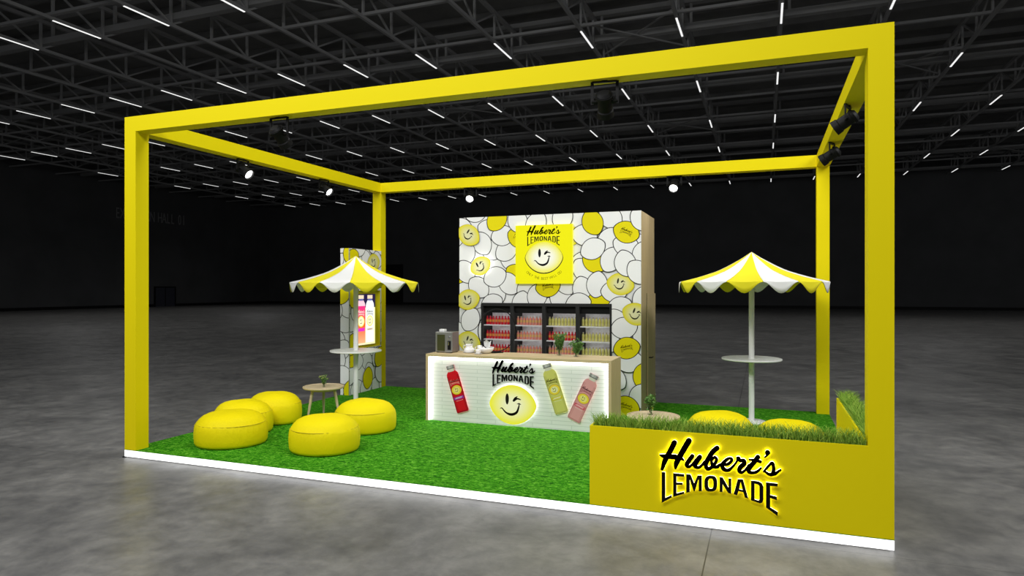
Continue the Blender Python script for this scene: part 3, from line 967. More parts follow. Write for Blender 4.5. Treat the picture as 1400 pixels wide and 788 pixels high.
for i in range(4):
    x0, x1 = CX[i], CX[i + 1]
    t = thing('display_cabinet', 'black-framed open bottle cabinet with white shelves, %s in the sign wall' % CN[i], 'display cabinet', (0, 0, 0))
    fw = 0.033
    yf = BY0 - 0.03
    obj('frame', boxes((x0, x0 + fw, yf, yf + 0.06, Z0, 1.985), (x1 - fw, x1, yf, yf + 0.06, Z0, 1.985), (x0 + fw, x1 - fw, yf, yf + 0.06, 1.935, 1.985), (x0 + fw, x1 - fw, yf, yf + 0.06, Z0, 0.2)), m_blackbox, t)
    obj('side', boxes((x0 + 0.002, x0 + 0.02, yf + 0.06, yf + CD, Z0, 1.985), (x1 - 0.02, x1 - 0.002, yf + 0.06, yf + CD, Z0, 1.985)), m_darkinner, t)
    obj('header', boxes((x0 + 0.02, x1 - 0.02, yf + 0.06, yf + CD, 1.95, 1.985), (x0 + fw, x1 - fw, yf + 0.07, yf + 0.085, 1.81, 1.95)), m_black, t)
    obj('back_panel', boxes((x0 + 0.02, x1 - 0.02, yf + CD, yf + CD + 0.012, Z0, 1.985)), m_backlit, t)
    obj('light_strip', boxes((x0 + 0.05, x1 - 0.05, yf + 0.24, yf + 0.27, 1.935, 1.949)), m_cabinet_glow, t)
    for q, z in enumerate(SHZ):
        obj('light_strip', boxes((x0 + 0.05, x1 - 0.05, yf + 0.24, yf + 0.26, z - 0.022, z - 0.0162)), m_cabinet_glow, t)  # glowing strip added under each shelf to brighten the back panel
        obj('shelf', boxes((x0 + 0.02, x1 - 0.02, yf + 0.05, yf + CD - 0.01, z - 0.016, z)), m_shelf, t)
    for q in (0, 1, 2):
        kx = ROWS[i][q]
        z = SHZ[3 + q]
        gr = '%s lemonade bottles, %s shelf, %s cabinet' % (kx, ('lowest', 'middle', 'top')[q], CN[i])
        n = 9
        for b in range(n):
            o = bpy.data.objects.new('lemonade_bottle', BPROTO[kx])
            COL.objects.link(o)
            o.location = (x0 + 0.062 + b * 0.0592, yf + 0.16, z + 0.001)
            o.rotation_euler = (0, 0, random.random() * 6)
            tag(o, '%s lemonade bottle, %s from left on %s shelf of %s cabinet' % (kx, ORD[b], ('lowest', 'middle', 'top')[q], CN[i]), 'bottle', gr)

# ================================================================== BAR COUNTER
KX0, KX1, KY0, KY1, KZ1 = 2.828, 5.889, 3.173, 3.87, 1.188
ct = thing('bar_counter', 'oak-framed bar counter with white brick front lit by white edge light', 'counter')
obj('worktop', boxes((KX0, KX1, KY0, KY1, KZ1 - 0.042, KZ1)), m_oak_h, ct)
obj('side_panel', boxes((KX0, KX0 + 0.045, KY0, KY1, Z0, KZ1 - 0.042)), m_oak, ct)
obj('side_panel', boxes((KX1 - 0.045, KX1, KY0, KY1, Z0, KZ1 - 0.042)), m_oak, ct)
FY = KY0 + 0.055
obj('front_cladding', boxes((KX0 + 0.045, KX1 - 0.045, FY, FY + 0.03, Z0, KZ1 - 0.042)), m_plank, ct)
obj('light_strip', boxes((KX0 + 0.0455, KX0 + 0.055, KY0 + 0.012, FY - 0.004, Z0 + 0.01, KZ1 - 0.055)), m_led, ct)
obj('light_strip', boxes((KX1 - 0.055, KX1 - 0.0455, KY0 + 0.012, FY - 0.004, Z0 + 0.01, KZ1 - 0.055)), m_led, ct)
obj('light_strip', boxes((KX0 + 0.06, KX1 - 0.06, KY0 + 0.015, FY - 0.004, KZ1 - 0.052, KZ1 - 0.0425)), m_led, ct)
lg = thing('counter_logo', 'black raised script logo lettering on the white bar front above the lemon', 'sign')
raised_logo(lg, map_y(FY), 4.335, 0.902, 0.685, 0.018, 0.012, None)
lemon_sign('lemon_sign', 'large glowing lemon sign with winking face on the white bar front', map_y(FY), 4.338, 0.447, 0.388, 0, 0.03)

# bottle cut-outs on the bar front
def bottle_profile():
    r = [(0.085, 1.0), (0.092, 0.985), (0.085, 0.925), (0.065, 0.92), (0.065, 0.885), (0.09, 0.868), (0.125, 0.83), (0.137, 0.78), (0.137, 0.03), (0.125, 0.0)]
    return [(x, y) for x, y in r[::-1]] + [(-x, y) for x, y in r]
def strip(F, x0, x1, y0, y1, T_, c):
    F.add([T_(x0, y0), T_(x1, y0), T_(x1, y1), T_(x0, y1)], c)
def bottle_cutout(label, top, bot, body, dark, script_c, badge, accent):
    t = thing('bottle_cutout', label, 'sign')
    dx, dz = top[0] - bot[0], top[1] - bot[1]
    Ls = math.hypot(dx, dz); rot = math.atan2(dz, dx) - pi / 2
    T_ = lambda x, y: (bot[0] + Ls * (x * cos(rot) - y * sin(rot)), bot[1] + Ls * (x * sin(rot) + y * cos(rot)))
    outline = [T_(x, y) for x, y in bottle_profile()]
    bm = bmesh.new()
    mp = map_y(FY)
    vs0 = [bm.verts.new(mp(x, z, 0.02)) for x, z in outline]; vs1 = [bm.verts.new(mp(x, z, 0.032)) for x, z in outline]
    bm.faces.new(vs0); bm.faces.new(vs1)
    for i in range(len(vs0)): bm.faces.new((vs0[i - 1], vs0[i], vs1[i], vs1[i - 1]))
    obj('cutout_panel', bm, mat('cutout_edge', body, 0.4), t)
    bm = bmesh.new()
    prism(bm, [T_(x, y) for x, y in ((-.10, .05), (.10, .05), (.10, .8), (-.10, .8))], mp, 0.006, 0.014)
    obj('backlight', bm, m_halo, t)
    F = Flat(lambda a, b, dep: mp(a, b, 0.0326 + dep))
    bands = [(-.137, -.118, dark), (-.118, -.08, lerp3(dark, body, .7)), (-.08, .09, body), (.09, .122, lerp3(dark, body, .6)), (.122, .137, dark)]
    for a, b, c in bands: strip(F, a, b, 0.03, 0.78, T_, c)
    F.add([T_(*p) for p in ((-.137, .78), (.137, .78), (.125, .83), (.09, .868), (-.09, .868), (-.125, .83))], body)
    strip(F, -.125, .125, 0.0, 0.03, T_, lerp3(dark, body, 0.2))
    strip(F, -.065, .065, .868, .925, T_, (0.62, 0.60, 0.50))
    for a, b, c in ((-.088, -.045, (.26, .26, .25)), (-.045, .0, (.48, .48, .46)), (.0, .045, (.38, .38, .36)), (.045, .088, (.24, .24, .23))): strip(F, a, b, .925, 1.0, T_, c)
    F.up(); strip(F, -.088, .088, .925, .94, T_, (.1, .1, .1))
    c0 = T_(0.0, 0.475)
    F.up(); F.add(ellipse(c0[0], c0[1], 0.122 * Ls, 0.105 * Ls, 28, rot), lerp3(dark, (0.5, 0.2, 0), .5))
    F.up(); F.add(ellipse(c0[0], c0[1], 0.112 * Ls, 0.095 * Ls, 28, rot), (0.82, 0.62, 0.04))
    F.up(); F.add(ellipse(c0[0], c0[1], 0.075 * Ls, 0.065 * Ls, 24, rot), badge)
    F.up(); face(F, c0[0], c0[1], 0.095 * Ls, rot, (0.03, 0.02, 0.01), 3)
    c1 = T_(0.0, 0.635)
    logo(F, c1[0], c1[1], 0.225 * Ls, rot + 0.0, script_c)
    strip(F, -.115, .115, .275, .335, T_, accent)
    F.up()
    strip(F, -.09, .07, .295, .305, T_, lerp3(accent, (1, 1, 1), .6)); strip(F, -.07, .09, .312, .322, T_, lerp3(accent, (1, 1, 1), .45))
    strip(F, -.08, .08, .245, .252, T_, lerp3(body, (1, 1, 1), .4))
    F.build('label_print', m_print, t)
    return t
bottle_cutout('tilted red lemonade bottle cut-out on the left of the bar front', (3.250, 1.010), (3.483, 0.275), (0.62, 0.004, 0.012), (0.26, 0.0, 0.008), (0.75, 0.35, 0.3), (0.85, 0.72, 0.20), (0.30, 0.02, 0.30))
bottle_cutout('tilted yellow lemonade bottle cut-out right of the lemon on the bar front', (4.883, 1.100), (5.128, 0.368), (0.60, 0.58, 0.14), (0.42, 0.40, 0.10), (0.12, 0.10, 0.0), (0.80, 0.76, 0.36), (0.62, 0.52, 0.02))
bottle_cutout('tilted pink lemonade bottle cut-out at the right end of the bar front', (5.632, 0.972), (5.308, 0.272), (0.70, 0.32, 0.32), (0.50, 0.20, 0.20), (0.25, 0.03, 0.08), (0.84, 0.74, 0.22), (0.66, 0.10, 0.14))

# ------------------------------------------------------------------ things on the bar
mc = thing('juice_machine', 'grey steel drinks machine with dark window at the left end of the bar', 'machine', (2.875, 3.42, KZ1))
obj('body', boxes((0, 0.31, 0, 0.26, 0.012, 0.345), bevel=0.006), m_steel, mc)
obj('window', boxes((0.035, 0.175, -0.006, 0.0, 0.03, 0.30)), m_olive, mc)
obj('spout_recess', boxes((0.225, 0.285, -0.004, 0.0, 0.05, 0.20)), m_black, mc)
bm = bmesh.new(); tube([(0.255, -0.004, 0.20), (0.255, -0.03, 0.18), (0.255, -0.03, 0.13)], 0.010, 8, bm)
obj('spout', bm, m_chrome, mc)
bm = bmesh.new(); tube([(0.262, -0.02, 0.262), (0.262, 0.0, 0.262)], 0.014, 12, bm)
obj('knob', bm, m_chrome, mc)
obj('drip_tray', boxes((0.20, 0.305, -0.05, 0.0, 0.012, 0.028)), m_steel, mc)
obj('lid', boxes((0.04, 0.13, 0.06, 0.16, 0.3455, 0.385), bevel=0.005), m_white, mc)
for (x, y) in ((0.03, 0.03), (0.28, 0.03), (0.03, 0.23), (0.28, 0.23)):
    obj('foot', boxes((x - 0.015, x + 0.015, y - 0.015, y + 0.015, 0, 0.012)), m_black, mc)

def cup_profile(r, h, wall=0.005):
    return [(0, 0.004), (r * .45, 0.004), (r * .5, 0.0), (r * .55, 0.004), (r * .8, h * .25), (r * .96, h * .6), (r, h), (r - wall, h), (r * .9, h * .6), (r * .7, h * .28), (0, h * .12)]
tp = thing('teapot', 'white porcelain pot with wide base nearest the drinks machine on the bar', 'pot', (3.42, 3.58, KZ1))
obj('body', lathe([(0, 0.012), (0.07, 0.012), (0.088, 0.03), (0.09, 0.05), (0.075, 0.075), (0.058, 0.095), (0.06, 0.125), (0.066, 0.14), (0.06, 0.14), (0.055, 0.12), (0, 0.1)], 28), m_porcelain, tp, smooth=True)
obj('saucer', lathe([(0, 0), (0.05, 0), (0.105, 0.010), (0.11, 0.016), (0.05, 0.010), (0, 0.010)], 28), m_porcelain, tp, smooth=True)
bm = bmesh.new(); tube([(0.07, 0, 0.04), (0.10, 0, 0.055), (0.115, 0, 0.09), (0.13, 0, 0.10)], [0.014, 0.012, 0.009, 0.008], 10, bm)
obj('spout', bm, m_porcelain, tp, smooth=True)
bm = bmesh.new(); tube([(-0.055, 0, 0.12), (-0.10, 0, 0.115), (-0.11, 0, 0.08), (-0.08, 0, 0.045)], 0.006, 8, bm)
obj('handle', bm, m_porcelain, tp, smooth=True)
def cup(loc, rz, label, r=0.045, h=0.07, sauc=True):
    t = thing('cup', label, 'cup', loc, rz)
    obj('bowl', lathe(cup_profile(r, h), 24, zoff=0.009 if sauc else 0), m_porcelain, t, smooth=True)
    z = 0.009 if sauc else 0
    bm = bmesh.new(); tube([(r * .93, 0, z + h * .8), (r * 1.5, 0, z + h * .75), (r * 1.5, 0, z + h * .35), (r * .85, 0, z + h * .3)], 0.005, 8, bm)
    obj('handle', bm, m_porcelain, t, smooth=True)
    if sauc: obj('saucer', lathe([(0, 0), (r * .7, 0), (r * 1.5, 0.009), (r * 1.5, 0.012), (r * .7, 0.006), (0, 0.006)], 24), m_porcelain, t, smooth=True)
    return t
sbw = tag(obj('bowl', lathe([(0, 0), (0.05, 0), (0.09, 0.02), (0.125, 0.06), (0.135, 0.10), (0.13, 0.10), (0.118, 0.062), (0.08, 0.03), (0, 0.02)], 28), m_porcelain, loc=(3.72, 3.58, KZ1), smooth=True), 'wide white porcelain bowl right of the white pot on the bar', 'bowl')
cup((3.60, 3.60, KZ1), 2.2, 'small white cup between the white pot and white bowl', 0.042, 0.125, False)
cup((3.66, 3.40, KZ1), -0.6, 'small white cup on saucer standing in front of the white bowl')
# folded napkin standing in the bowl
bm = bmesh.new()
pts = [(-0.03, 0, 0.03), (0.03, 0.01, 0.03), (0.085, 0.0, 0.215), (0.04, 0.02, 0.185), (0.0, -0.015, 0.225), (-0.055, 0.01, 0.19)]
a = [bm.verts.new(p) for p in pts]; b = [bm.verts.new((p[0] * 0.9, p[1] + 0.02, p[2] - 0.004)) for p in pts]
bm.faces.new(a); bm.faces.new(b[::-1])
for i in range(len(a)): bm.faces.new((a[i - 1], a[i], b[i], b[i - 1]))
tag(obj('napkin', bm, m_fabric_w, loc=(3.73, 3.585, KZ1)), 'folded white napkin standing in the white bowl', 'napkin')
# round wire hoop with a clear pane
hp = thing('hoop_stand', 'thin black hoop with clear pane standing on the bar before the leftmost cabinet', 'hoop', (3.86, 3.72, KZ1), radians(50))
R_ = 0.35
obj('hoop', tube([(R_ * cos(2 * pi * k / 48), 0, 0.372 + R_ * sin(2 * pi * k / 48)) for k in range(48)], 0.008, 8, closed=True), m_black, hp, smooth=True)
bm = bmesh.new(); prism(bm, ellipse(0, 0.372, R_ - 0.004, R_ - 0.004, 48), lambda a, b, d_: (a, d_, b), -0.0015, 0.0015)
m_pane = mat('thin_clear_pane', (1, 1, 1), 0.0, trans=1.0, ior=1.05)
obj('pane', bm, m_pane, hp)
obj('base', boxes((-0.09, 0.09, -0.05, 0.05, 0.0, 0.018)), m_black, hp)

def plant(loc, label, gh, gr_, ph, nstem, spread, seed, buds=False, leaf=0.03):
    rnd = random.Random(seed)
    t = thing('vase_plant', label, 'vase', loc)
    obj('vase', lathe([(0, 0), (gr_, 0), (gr_, gh), (gr_ - 0.003, gh), (gr_ - 0.003, 0.006), (0, 0.006)], 24), m_glass, t, smooth=True, sharp=30)
    sb, lb, bb = bmesh.new(), bmesh.new(), bmesh.new()
    for i in range(nstem):
        an = rnd.random() * 2 * pi
        r1 = spread * (0.35 + 0.85 * rnd.random())
        z1 = ph * (0.60 + 0.40 * rnd.random())
        p0 = Vector((rnd.uniform(-.5, .5) * gr_, rnd.uniform(-.5, .5) * gr_, 0.01))
        p1 = Vector((cos(an) * gr_ * .6, sin(an) * gr_ * .6, gh))
        p2 = Vector((cos(an) * r1, sin(an) * r1, z1))
        pts = [(p0 * (1 - s) ** 2 + p1 * 2 * s * (1 - s) + p2 * s * s) for s in [k / 7 for k in range(8)]]
        tube(pts, 0.0022, 5, sb)
        for s in range(2, 8):
            for q in range(5):
                c = pts[s] + Vector((rnd.gauss(0, .006), rnd.gauss(0, .006), rnd.gauss(0, .008)))
                dr_ = Vector((rnd.gauss(0, 1), rnd.gauss(0, 1), rnd.uniform(-.2, .9))).normalized()
                up_ = dr_.cross(Vector((rnd.gauss(0, 1), rnd.gauss(0, 1), rnd.gauss(0, 1)))).normalized()
                l = leaf * rnd.uniform(.7, 1.25)
                vs = [lb.verts.new(x) for x in (c, c + dr_ * l * .5 + up_ * l * .26, c + dr_ * l, c + dr_ * l * .5 - up_ * l * .26)]
                lb.faces.new(vs)
        if buds:
            for q in range(2):
                c = pts[-1] + Vector((rnd.gauss(0, .006), rnd.gauss(0, .006), rnd.gauss(0.004, .006)))
                bmesh.ops.create_icosphere(bb, subdivisions=1, radius=0.007, matrix=Matrix.Translation(c))
    obj('stems', sb, m_stem, t)
    obj('leaves', lb, m_leaf, t)
    if buds: obj('buds', bb, m_bud, t)
    else: bb.free()
    return t
plant((4.93, 3.72, KZ1), 'taller leafy plant in clear glass vase on the bar before the third cabinet', 0.17, 0.040, 0.335, 16, 0.10, 1, leaf=0.050)
plant((5.24, 3.60, KZ1), 'shorter leafy plant in clear glass vase nearest the right end of the bar', 0.11, 0.038, 0.26, 15, 0.09, 2, leaf=0.048)

# ================================================================== TOTEM WITH SCREEN
TX1, TY0_, TY1_, TZ1 = 0.2, 4.85, 6.03, 3.06
tm = thing('screen_totem', 'narrow lemon-printed totem by the back left yellow post with yellow screen niche', 'totem')
NY0, NY1, NZ0, NZ1_ = 5.02, 6.005, 1.015, 2.21
ND = 0.075
tb = boxes((0.0, TX1 - ND, TY0_, TY1_, Z0, TZ1), (TX1 - ND, TX1, TY0_, NY0, Z0, TZ1), (TX1 - ND, TX1, NY1, TY1_, Z0, TZ1), (TX1 - ND, TX1, NY0, NY1, Z0, NZ0), (TX1 - ND, TX1, NY0, NY1, NZ1_, TZ1))
obj('body', tb, m_whitewall, tm)
rn = random.Random(11)
def fill_lemons(a0, a1, b0, b1, keys):
    out = []
    y = b0
    row = 0
    while y < b1 + .2:
        x = a0 - 0.1 + (0.17 if row % 2 else 0)
        while x < a1 + .25:
            out.append((x + rn.uniform(-.05, .05), y + rn.uniform(-.05, .05), rn.uniform(-80, 80), 'W'))
            x += 0.36
        y += 0.27; row += 1
    rn.shuffle(out)
    return out + keys
F = Flat(map_x(TX1 + 0.0006), [(TY0_, NY0, Z0, TZ1), (NY1, TY1_, Z0, TZ1), (NY0, NY1, Z0, NZ0), (NY0, NY1, NZ1_, TZ1)])
F.add([(TY0_, Z0), (TY1_, Z0), (TY1_, TZ1), (TY0_, TZ1)], P_WHITE)
lemons(F, fill_lemons(TY0_, TY1_, 0.2, TZ1, [(4.95, 2.86, 30, 'Y'), (5.72, 2.80, 10, 'F'), (5.50, 0.375, 80, 'Y'), (5.95, 0.78, 60, 'Y'), (4.94, 0.85, 40, 'Y'), (4.93, 1.12, 70, 'Y'), (4.99, 2.08, 75, 'Y')]))
F.build('lemon_print', m_print, tm)
F = Flat(map_y(TY0_ - 0.0006), [(0.0, TX1, Z0, TZ1)])
F.add([(0, Z0), (TX1, Z0), (TX1, TZ1), (0, TZ1)], P_WHITE)
lemons(F, fill_lemons(0, TX1, 0.2, TZ1, [(0.26, 2.98, 60, 'Y'), (0.02, 2.12, 30, 'Y'), (0.26, 0.20, 80, 'Y')]))
F.build('lemon_print', m_print, tm)
xn = TX1 - ND + 0.001
m_niche = mat('yellow_niche', (0.75, 0.66, 0.01), 0.5)
obj('niche_lining', boxes((xn, xn + 0.004, NY0, NY1, NZ0, NZ1_), (xn, TX1 + 0.004, NY0, NY0 + 0.008, NZ0, NZ1_), (xn, TX1 + 0.004, NY1 - 0.008, NY1, NZ0, NZ1_),
                          (xn, TX1 + 0.004, NY0, NY1, NZ0, NZ0 + 0.008), (xn, TX1 + 0.004, NY0, NY1, NZ1_ - 0.008, NZ1_)), m_niche, tm)
scr = obj('screen', boxes((xn + 0.004, xn + 0.03, 5.195, 5.88, 1.065, 2.135)), m_black, tm)
F = Flat(map_x(xn + 0.0306), [(5.20, 5.875, 1.07, 2.13)])
def bgc(a, b):
    u = (a - 5.2) / 0.68
    return lerp3((0.95, 0.80, 0.55), (1.0, 0.97, 0.45), u)
for k in range(8): F.add([(5.035 + .1075 * k, 1.07), (5.035 + .1075 * (k + 1), 1.07), (5.035 + .1075 * (k + 1), 1.85), (5.035 + .1075 * k, 1.85)], bgc)
F.add([(5.035, 1.85), (5.895, 1.85), (5.895, 2.14), (5.035, 2.14)], (0.02, 0.012, 0.06))
for cx0, c_top, c_mid, c_bot, acc in ((5.345, (0.95, 0.03, 0.25), (0.95, 0.10, 0.02), (1.0, 0.5, 0.25), (0.75, 0.03, 0.55)), (5.675, (0.9, 0.95, 1.0), (1.0, 1.0, 0.95), (1.0, 0.98, 0.9), (0.25, 0.10, 0.05))):
    hw = 0.155
    T_ = lambda x, y, cx0=cx0: (cx0 + x * hw / 0.137, 1.08 + y * 1.03)
    F.up()
    pr = bottle_profile()
    def cc(a, b):
        y = (b - 1.08) / 1.03
        return lerp3(c_bot, c_mid, y / 0.4) if y < .4 else lerp3(c_mid, c_top, (y - .4) / .35)
    F.add([T_(-.137, .03), T_(.137, .03), T_(.137, .4), T_(-.137, .4)], cc)
    F.add([T_(-.137, .4), T_(.137, .4), T_(.137, .78), T_(-.137, .78)], cc)
    F.add([T_(*p) for p in ((-.137, .78), (.137, .78), (.125, .83), (.075, .90), (-.075, .90), (-.125, .83))], lerp3(c_top, (1, 1, 1), .6))
    F.add([T_(-.07, .88), T_(.07, .88), T_(.07, .93), T_(-.07, .93)], (0.1, 0.12, 0.35))
    F.add([T_(-.085, .925), T_(.085, .925), T_(.085, 1.0), T_(-.085, 1.0)], (0.9, 0.72, 0.5))
    c0 = T_(0, .47)
    F.up(); F.add(ellipse(c0[0], c0[1], 0.125, 0.115, 24), (1.0, 0.80, 0.15))
    F.up(); F.add(ellipse(c0[0], c0[1], 0.10, 0.095, 24), (1.0, 0.97, 0.6))
    F.up(); face(F, c0[0], c0[1], 0.12, 0, (0.05, 0.03, 0.0), 3)
    c1 = T_(0, .63)
    logo(F, c1[0], c1[1], 0.24, 0, (1.0, 0.75, 0.65) if cx0 < 5.5 else (0.25, 0.25, 0.2))
    F.add([T_(-.11, .27), T_(.11, .27), T_(.12, .335), T_(-.12, .33)], acc if cx0 < 5.5 else (0.9, 0.85, 0.7))
    if cx0 > 5.5: F.add([T_(-.08, .285), T_(.07, .29), T_(.09, .315), T_(-.09, .31)], acc)
F.build('screen_image', m_screen, scr)

# ================================================================== PARASOL TABLES
def parasol(loc, rz, label):
    t = thing('parasol_table', label, 'parasol table', loc, rz)
    obj('base', lathe([(0, 0), (0.215, 0), (0.222, 0.006), (0.222, 0.022), (0.21, 0.032), (0.06, 0.038), (0, 0.038)], 40), m_white, t, smooth=True, sharp=40)
    obj('pole', lathe([(0.0, 0.038), (0.043, 0.038), (0.043, 2.55), (0.02, 2.70), (0, 2.70)], 24), m_white, t, smooth=True, sharp=40)
    obj('tabletop', lathe([(0.043, 1.005), (0.445, 1.005), (0.458, 1.012), (0.460, 1.025), (0.455, 1.034), (0.043, 1.034)], 64), m_white, t, smooth=True, sharp=40)
    Rc, NP = 1.13, 14
    prof = [(0.0, 0.0), (.06, .10), (.12, .195), (.18, .28), (.25, .375), (.33, .48), (.42, .585), (.5, .665), (.62, .76), (.75, .855), (.88, .935), (1.0, 1.0)]
    SUB = 12
    ZA, DZ = 2.735, 0.475
    for pi_ in range(NP):
        bm = bmesh.new()
        grid = []
        for (r, g) in prof:
            row = []
            for s in range(SUB + 1):
                th = 2 * pi * (pi_ + s / SUB) / NP
                sag = 0.018 * sin(pi * s / SUB) * r       # cloth dips between ribs
                rr_ = Rc * r * (1 - 0.012 * sin(pi * s / SUB))
                row.append(bm.verts.new((rr_ * cos(th), rr_ * sin(th), ZA - DZ * g - sag)))
            grid.append(row)
        for i in range(len(grid) - 1):
            for s in range(SUB): bm.faces.new((grid[i][s], grid[i][s + 1], grid[i + 1][s + 1], grid[i + 1][s]))
        # scalloped valance
        low = []
        for lev in (0.12, 0.5, 1.0):
            row = []
            for s in range(SUB + 1):
                th = 2 * pi * (pi_ + s / SUB) / NP
                rr_ = Rc * (1 - 0.012 * sin(pi * s / SUB)) + 0.012 * lev
                drop = 0.012 + 0.150 * (0.5 - 0.5 * cos(2 * pi * s / SUB))
                row.append(bm.verts.new((rr_ * cos(th), rr_ * sin(th), ZA - DZ - 0.018 * sin(pi * s / SUB) - drop * lev)))
            low.append(row)
        prev = grid[-1]
        for row in low:
            for s in range(SUB): bm.faces.new((prev[s], prev[s + 1], row[s + 1], row[s]))
            prev = row
        bmesh.ops.remove_doubles(bm, verts=bm.verts[:], dist=0.0005)
        o = obj('canopy_panel', bm, m_fabric_y if pi_ % 2 else m_fabric_w, t, smooth=True, sharp=50)
        tag(o, 'yellow canopy panel' if pi_ % 2 else 'white canopy panel')
        md = o.modifiers.new('thickness', 'SOLIDIFY'); md.thickness = 0.003; md.offset = -1
        rb = bmesh.new()
        th = 2 * pi * pi_ / NP
        pts = [(Rc * r * cos(th) * .99, Rc * r * sin(th) * .99, ZA - DZ * g - 0.014) for r, g in prof[1:]]
        tube(pts, 0.005, 6, rb)
        obj('rib', rb, m_white, t)
    return t
pr0 = parasol((1.084, 3.775, Z0), radians(16.3), 'white round bar table with yellow and white striped parasol, left of the bar')
dup(pr0, (7.80, 4.84, Z0), radians(-29.7), 'white round bar table with yellow and white striped parasol, right of the sign wall')

# ================================================================== POUFS
def pouf_mesh(seed):
    rnd = random.Random(seed)
    prof = [(0.0, 0.0), (0.40, 0.0), (0.437, 0.012), (0.453, 0.045), (0.459, 0.11), (0.460, 0.17), (0.455, 0.23), (0.444, 0.272), (0.437, 0.288), (0.433, 0.294), (0.425, 0.306), (0.40, 0.342), (0.355, 0.382), (0.29, 0.412), (0.20, 0.434), (0.10, 0.444), (0.0, 0.446)]
    bm = lathe(prof, 96)
    ph = [rnd.random() * 6 for _ in range(6)]
    for v in bm.verts:
        r = math.hypot(v.co.x, v.co.y)
        if r < 0.05: continue
        th = math.atan2(v.co.y, v.co.x)
        k = math.exp(-((v.co.z - 0.27) / 0.05) ** 2)
        dr_ = 0.004 * k * (sin(31 * th + ph[0]) + .7 * sin(47 * th + ph[1])) + 0.008 * sin(2 * th + ph[2]) + 0.004 * sin(3 * th + ph[3])
        v.co.x *= (r + dr_) / r; v.co.y *= (r + dr_) / r
        v.co.z += 0.004 * sin(3 * th + ph[4]) * (v.co.z / 0.44)
    return bm
m_seam = mat('yellow_seam', (0.60, 0.49, 0.004), 0.7)
def pouf(loc, rz, sc, label):
    t = thing('pouf', label, 'pouf', loc, rz)
    obj('cushion', pouf_mesh(int(loc[0] * 100)), m_pouf, t, smooth=True)
    sm = obj('seam', tube([(0.435 * cos(2 * pi * k / 72), 0.435 * sin(2 * pi * k / 72), 0.293) for k in range(72)], 0.004, 6, closed=True), m_seam, t, smooth=True)
    t.scale = sc
    return t
pouf((1.06, 0.79, Z0), 0.3, (1.04, 0.98, 1.02), 'yellow round pouf nearest the front left post')
pouf((0.62, 1.50, Z0), 0.0, (1.0, 0.80, 1.04), 'yellow round pouf in the middle of the left row of three')
pouf((0.57, 2.25, Z0), 0.0, (0.98, 0.86, 1.06), 'yellow round pouf farthest back in the left row of three')
pouf((2.50, 0.95, Z0), 0.9, (1.0, 1.0, 1.04), 'yellow round pouf at the front, alone on open turf')
pouf((2.31, 2.20, Z0), 1.7, (1.0, 1.0, 1.04), 'yellow round pouf behind the front one, in front of the left parasol pole')
pouf((7.42, 3.03, Z0), 0.2, (0.98, 0.98, 1.04), 'yellow round pouf showing above the planter grass, left of the parasol base')
pouf((8.30, 2.72, Z0), 2.6, (0.94, 0.94, 1.04), 'yellow round pouf showing above the planter grass, right of the parasol base')

# ================================================================== SIDE TABLES
def side_table(loc, rz, label):
    t = thing('side_table', label, 'side table', loc, rz)
    obj('tabletop', lathe([(0, 0.478), (0.318, 0.478), (0.335, 0.490), (0.338, 0.508), (0.334, 0.516), (0.326, 0.516), (0.322, 0.506), (0, 0.506)], 56), m_ash, t, smooth=True, sharp=40)
    obj('apron', lathe([(0.20, 0.445), (0.22, 0.445), (0.22, 0.478), (0.20, 0.478), (0.20, 0.445)], 32), m_ash, t)
    for k in range(3):
        th = 2 * pi * k / 3
        a = Vector((0.20 * cos(th), 0.20 * sin(th), 0.478)); b = Vector((0.295 * cos(th), 0.295 * sin(th), 0.0))
        obj('leg', tube([a, a.lerp(b, .5), b], [0.026, 0.023, 0.016], 14), m_ash, t, smooth=True, sharp=50)
    return t
st0 = side_table((1.094, 2.82, Z0), radians(126.6), 'round ash side table with three splayed legs behind the left poufs')
dup(st0, (6.655, 2.17, Z0), radians(40), 'round ash side table behind the planter grass, right of the bar')
plant((1.13, 2.78, Z0 + 0.506), 'small glass vase of budding sprigs on the left side table', 0.085, 0.026, 0.19, 12, 0.06, 5, True, 0.024)
plant((6.60, 2.27, Z0 + 0.506), 'small glass vase of leafy sprigs on the right side table', 0.13, 0.038, 0.25, 12, 0.08, 6, False, 0.042)

# ================================================================== PLANTERS
PX0, PX1, PD, PZ1 = 6.361, W - T, 0.22, 0.89
pn = thing('planter_box', 'low yellow planter box along the front right edge with black raised logo', 'planter')
obj('front_panel', boxes((PX0, PX1, 0.0, 0.02, Z0, PZ1)), m_yellow, pn)
obj('back_panel', boxes((PX0, PX1, PD - 0.02, PD, Z0, PZ1)), m_yellow, pn)
obj('end_panel', boxes((PX0, PX0 + 0.02, 0.02, PD - 0.02, Z0, PZ1)), m_yellow, pn)
m_soil = mat('dark_soil', (0.03, 0.022, 0.012), 0.9)
obj('soil', boxes((PX0 + 0.02, PX1, 0.02, PD - 0.02, PZ1 - 0.08, PZ1 - 0.04)), m_soil, pn)
raised_logo(pn, map_y(0.0), 7.5875, 0.501, 1.029, 0.025, 0.014, m_halo_y)
p2 = thing('planter_box', 'low yellow planter box along the right edge, behind the front right post', 'planter')
SYE = 2.70
obj('inner_panel', boxes((W - T, W - T + 0.02, T, SYE, Z0, PZ1)), m_yellow, p2)
obj('outer_panel', boxes((W - 0.02, W, T, SYE, Z0, PZ1)), m_yellow, p2)
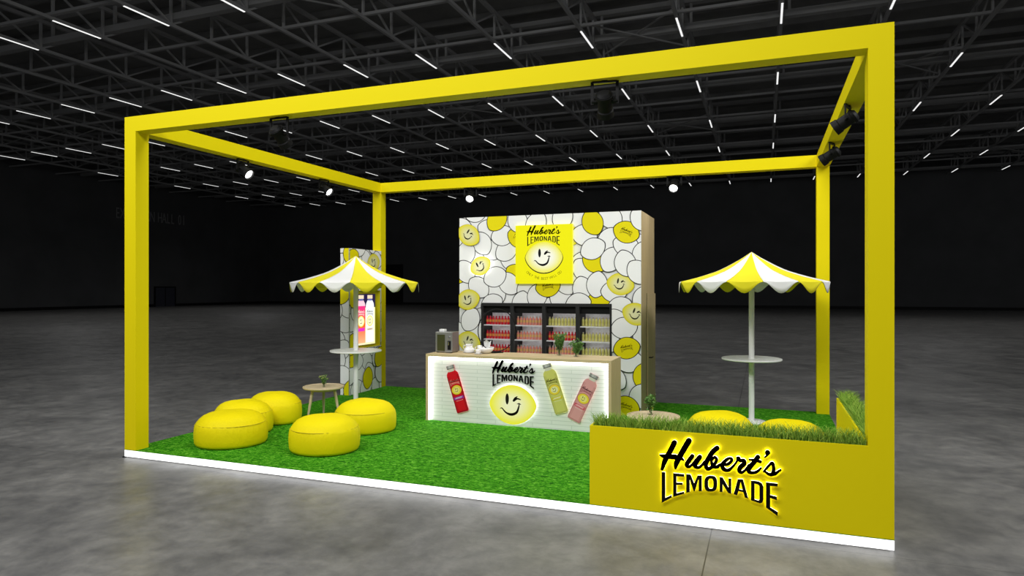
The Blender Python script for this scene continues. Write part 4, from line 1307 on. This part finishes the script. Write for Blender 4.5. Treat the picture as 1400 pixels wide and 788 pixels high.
obj('end_panel', boxes((W - T + 0.02, W - 0.02, SYE - 0.02, SYE, Z0, PZ1)), m_yellow, p2)
obj('soil', boxes((W - T + 0.02, W - 0.02, T, SYE - 0.02, PZ1 - 0.08, PZ1 - 0.04)), m_soil, p2)

def grass(name, x0, x1, y0, y1, n, z, hmin, hmax, label, seed):
    rnd = random.Random(seed)
    vs, fs, cs = [], [], []
    for i in range(n):
        x, y = rnd.uniform(x0, x1), rnd.uniform(y0, y1)
        h = hmin + (hmax - hmin) * rnd.random() ** 1.5
        an = rnd.uniform(0, 2 * pi); lean = h * rnd.uniform(0.1, 0.75)
        dx, dy = cos(an) * lean, sin(an) * lean
        wd = rnd.uniform(0.0022, 0.004)
        sa = rnd.uniform(0, pi); sx, sy = cos(sa) * wd, sin(sa) * wd
        g = rnd.random()
        c = lerp3((0.09, 0.25, 0.012), (0.42, 0.58, 0.09), g)
        i0 = len(vs)
        for f, k in ((0, 1.0), (.5, .85), (.85, .45)):
            px, py, pz = x + dx * f * f, y + dy * f * f, z + h * f * (1 - .12 * f)
            vs += [(px - sx * k, py - sy * k, pz), (px + sx * k, py + sy * k, pz)]
            cs += [c, c]
        vs.append((x + dx, y + dy, z + h * .88)); cs.append(c)
        fs += [(i0, i0 + 1, i0 + 3, i0 + 2), (i0 + 2, i0 + 3, i0 + 5, i0 + 4), (i0 + 4, i0 + 5, i0 + 6)]
    me = bpy.data.meshes.new(name)
    me.from_pydata(vs, [], fs)
    at = me.color_attributes.new('Col', 'FLOAT_COLOR', 'POINT')
    for i, c in enumerate(cs): at.data[i].color = (*c, 1)
    return tag(link(name, me, m_grass), label, 'grass', kind='stuff')
grass('planter_grass', PX0 + 0.03, PX1 - 0.01, 0.03, PD - 0.03, 5200, PZ1 - 0.042, 0.085, 0.205, 'green grass growing along the top of the front planter box', 3)
grass('planter_grass', W - T + 0.03, W - 0.03, T + 0.02, SYE - 0.03, 5200, PZ1 - 0.042, 0.085, 0.205, 'green grass growing along the top of the right edge planter', 4)
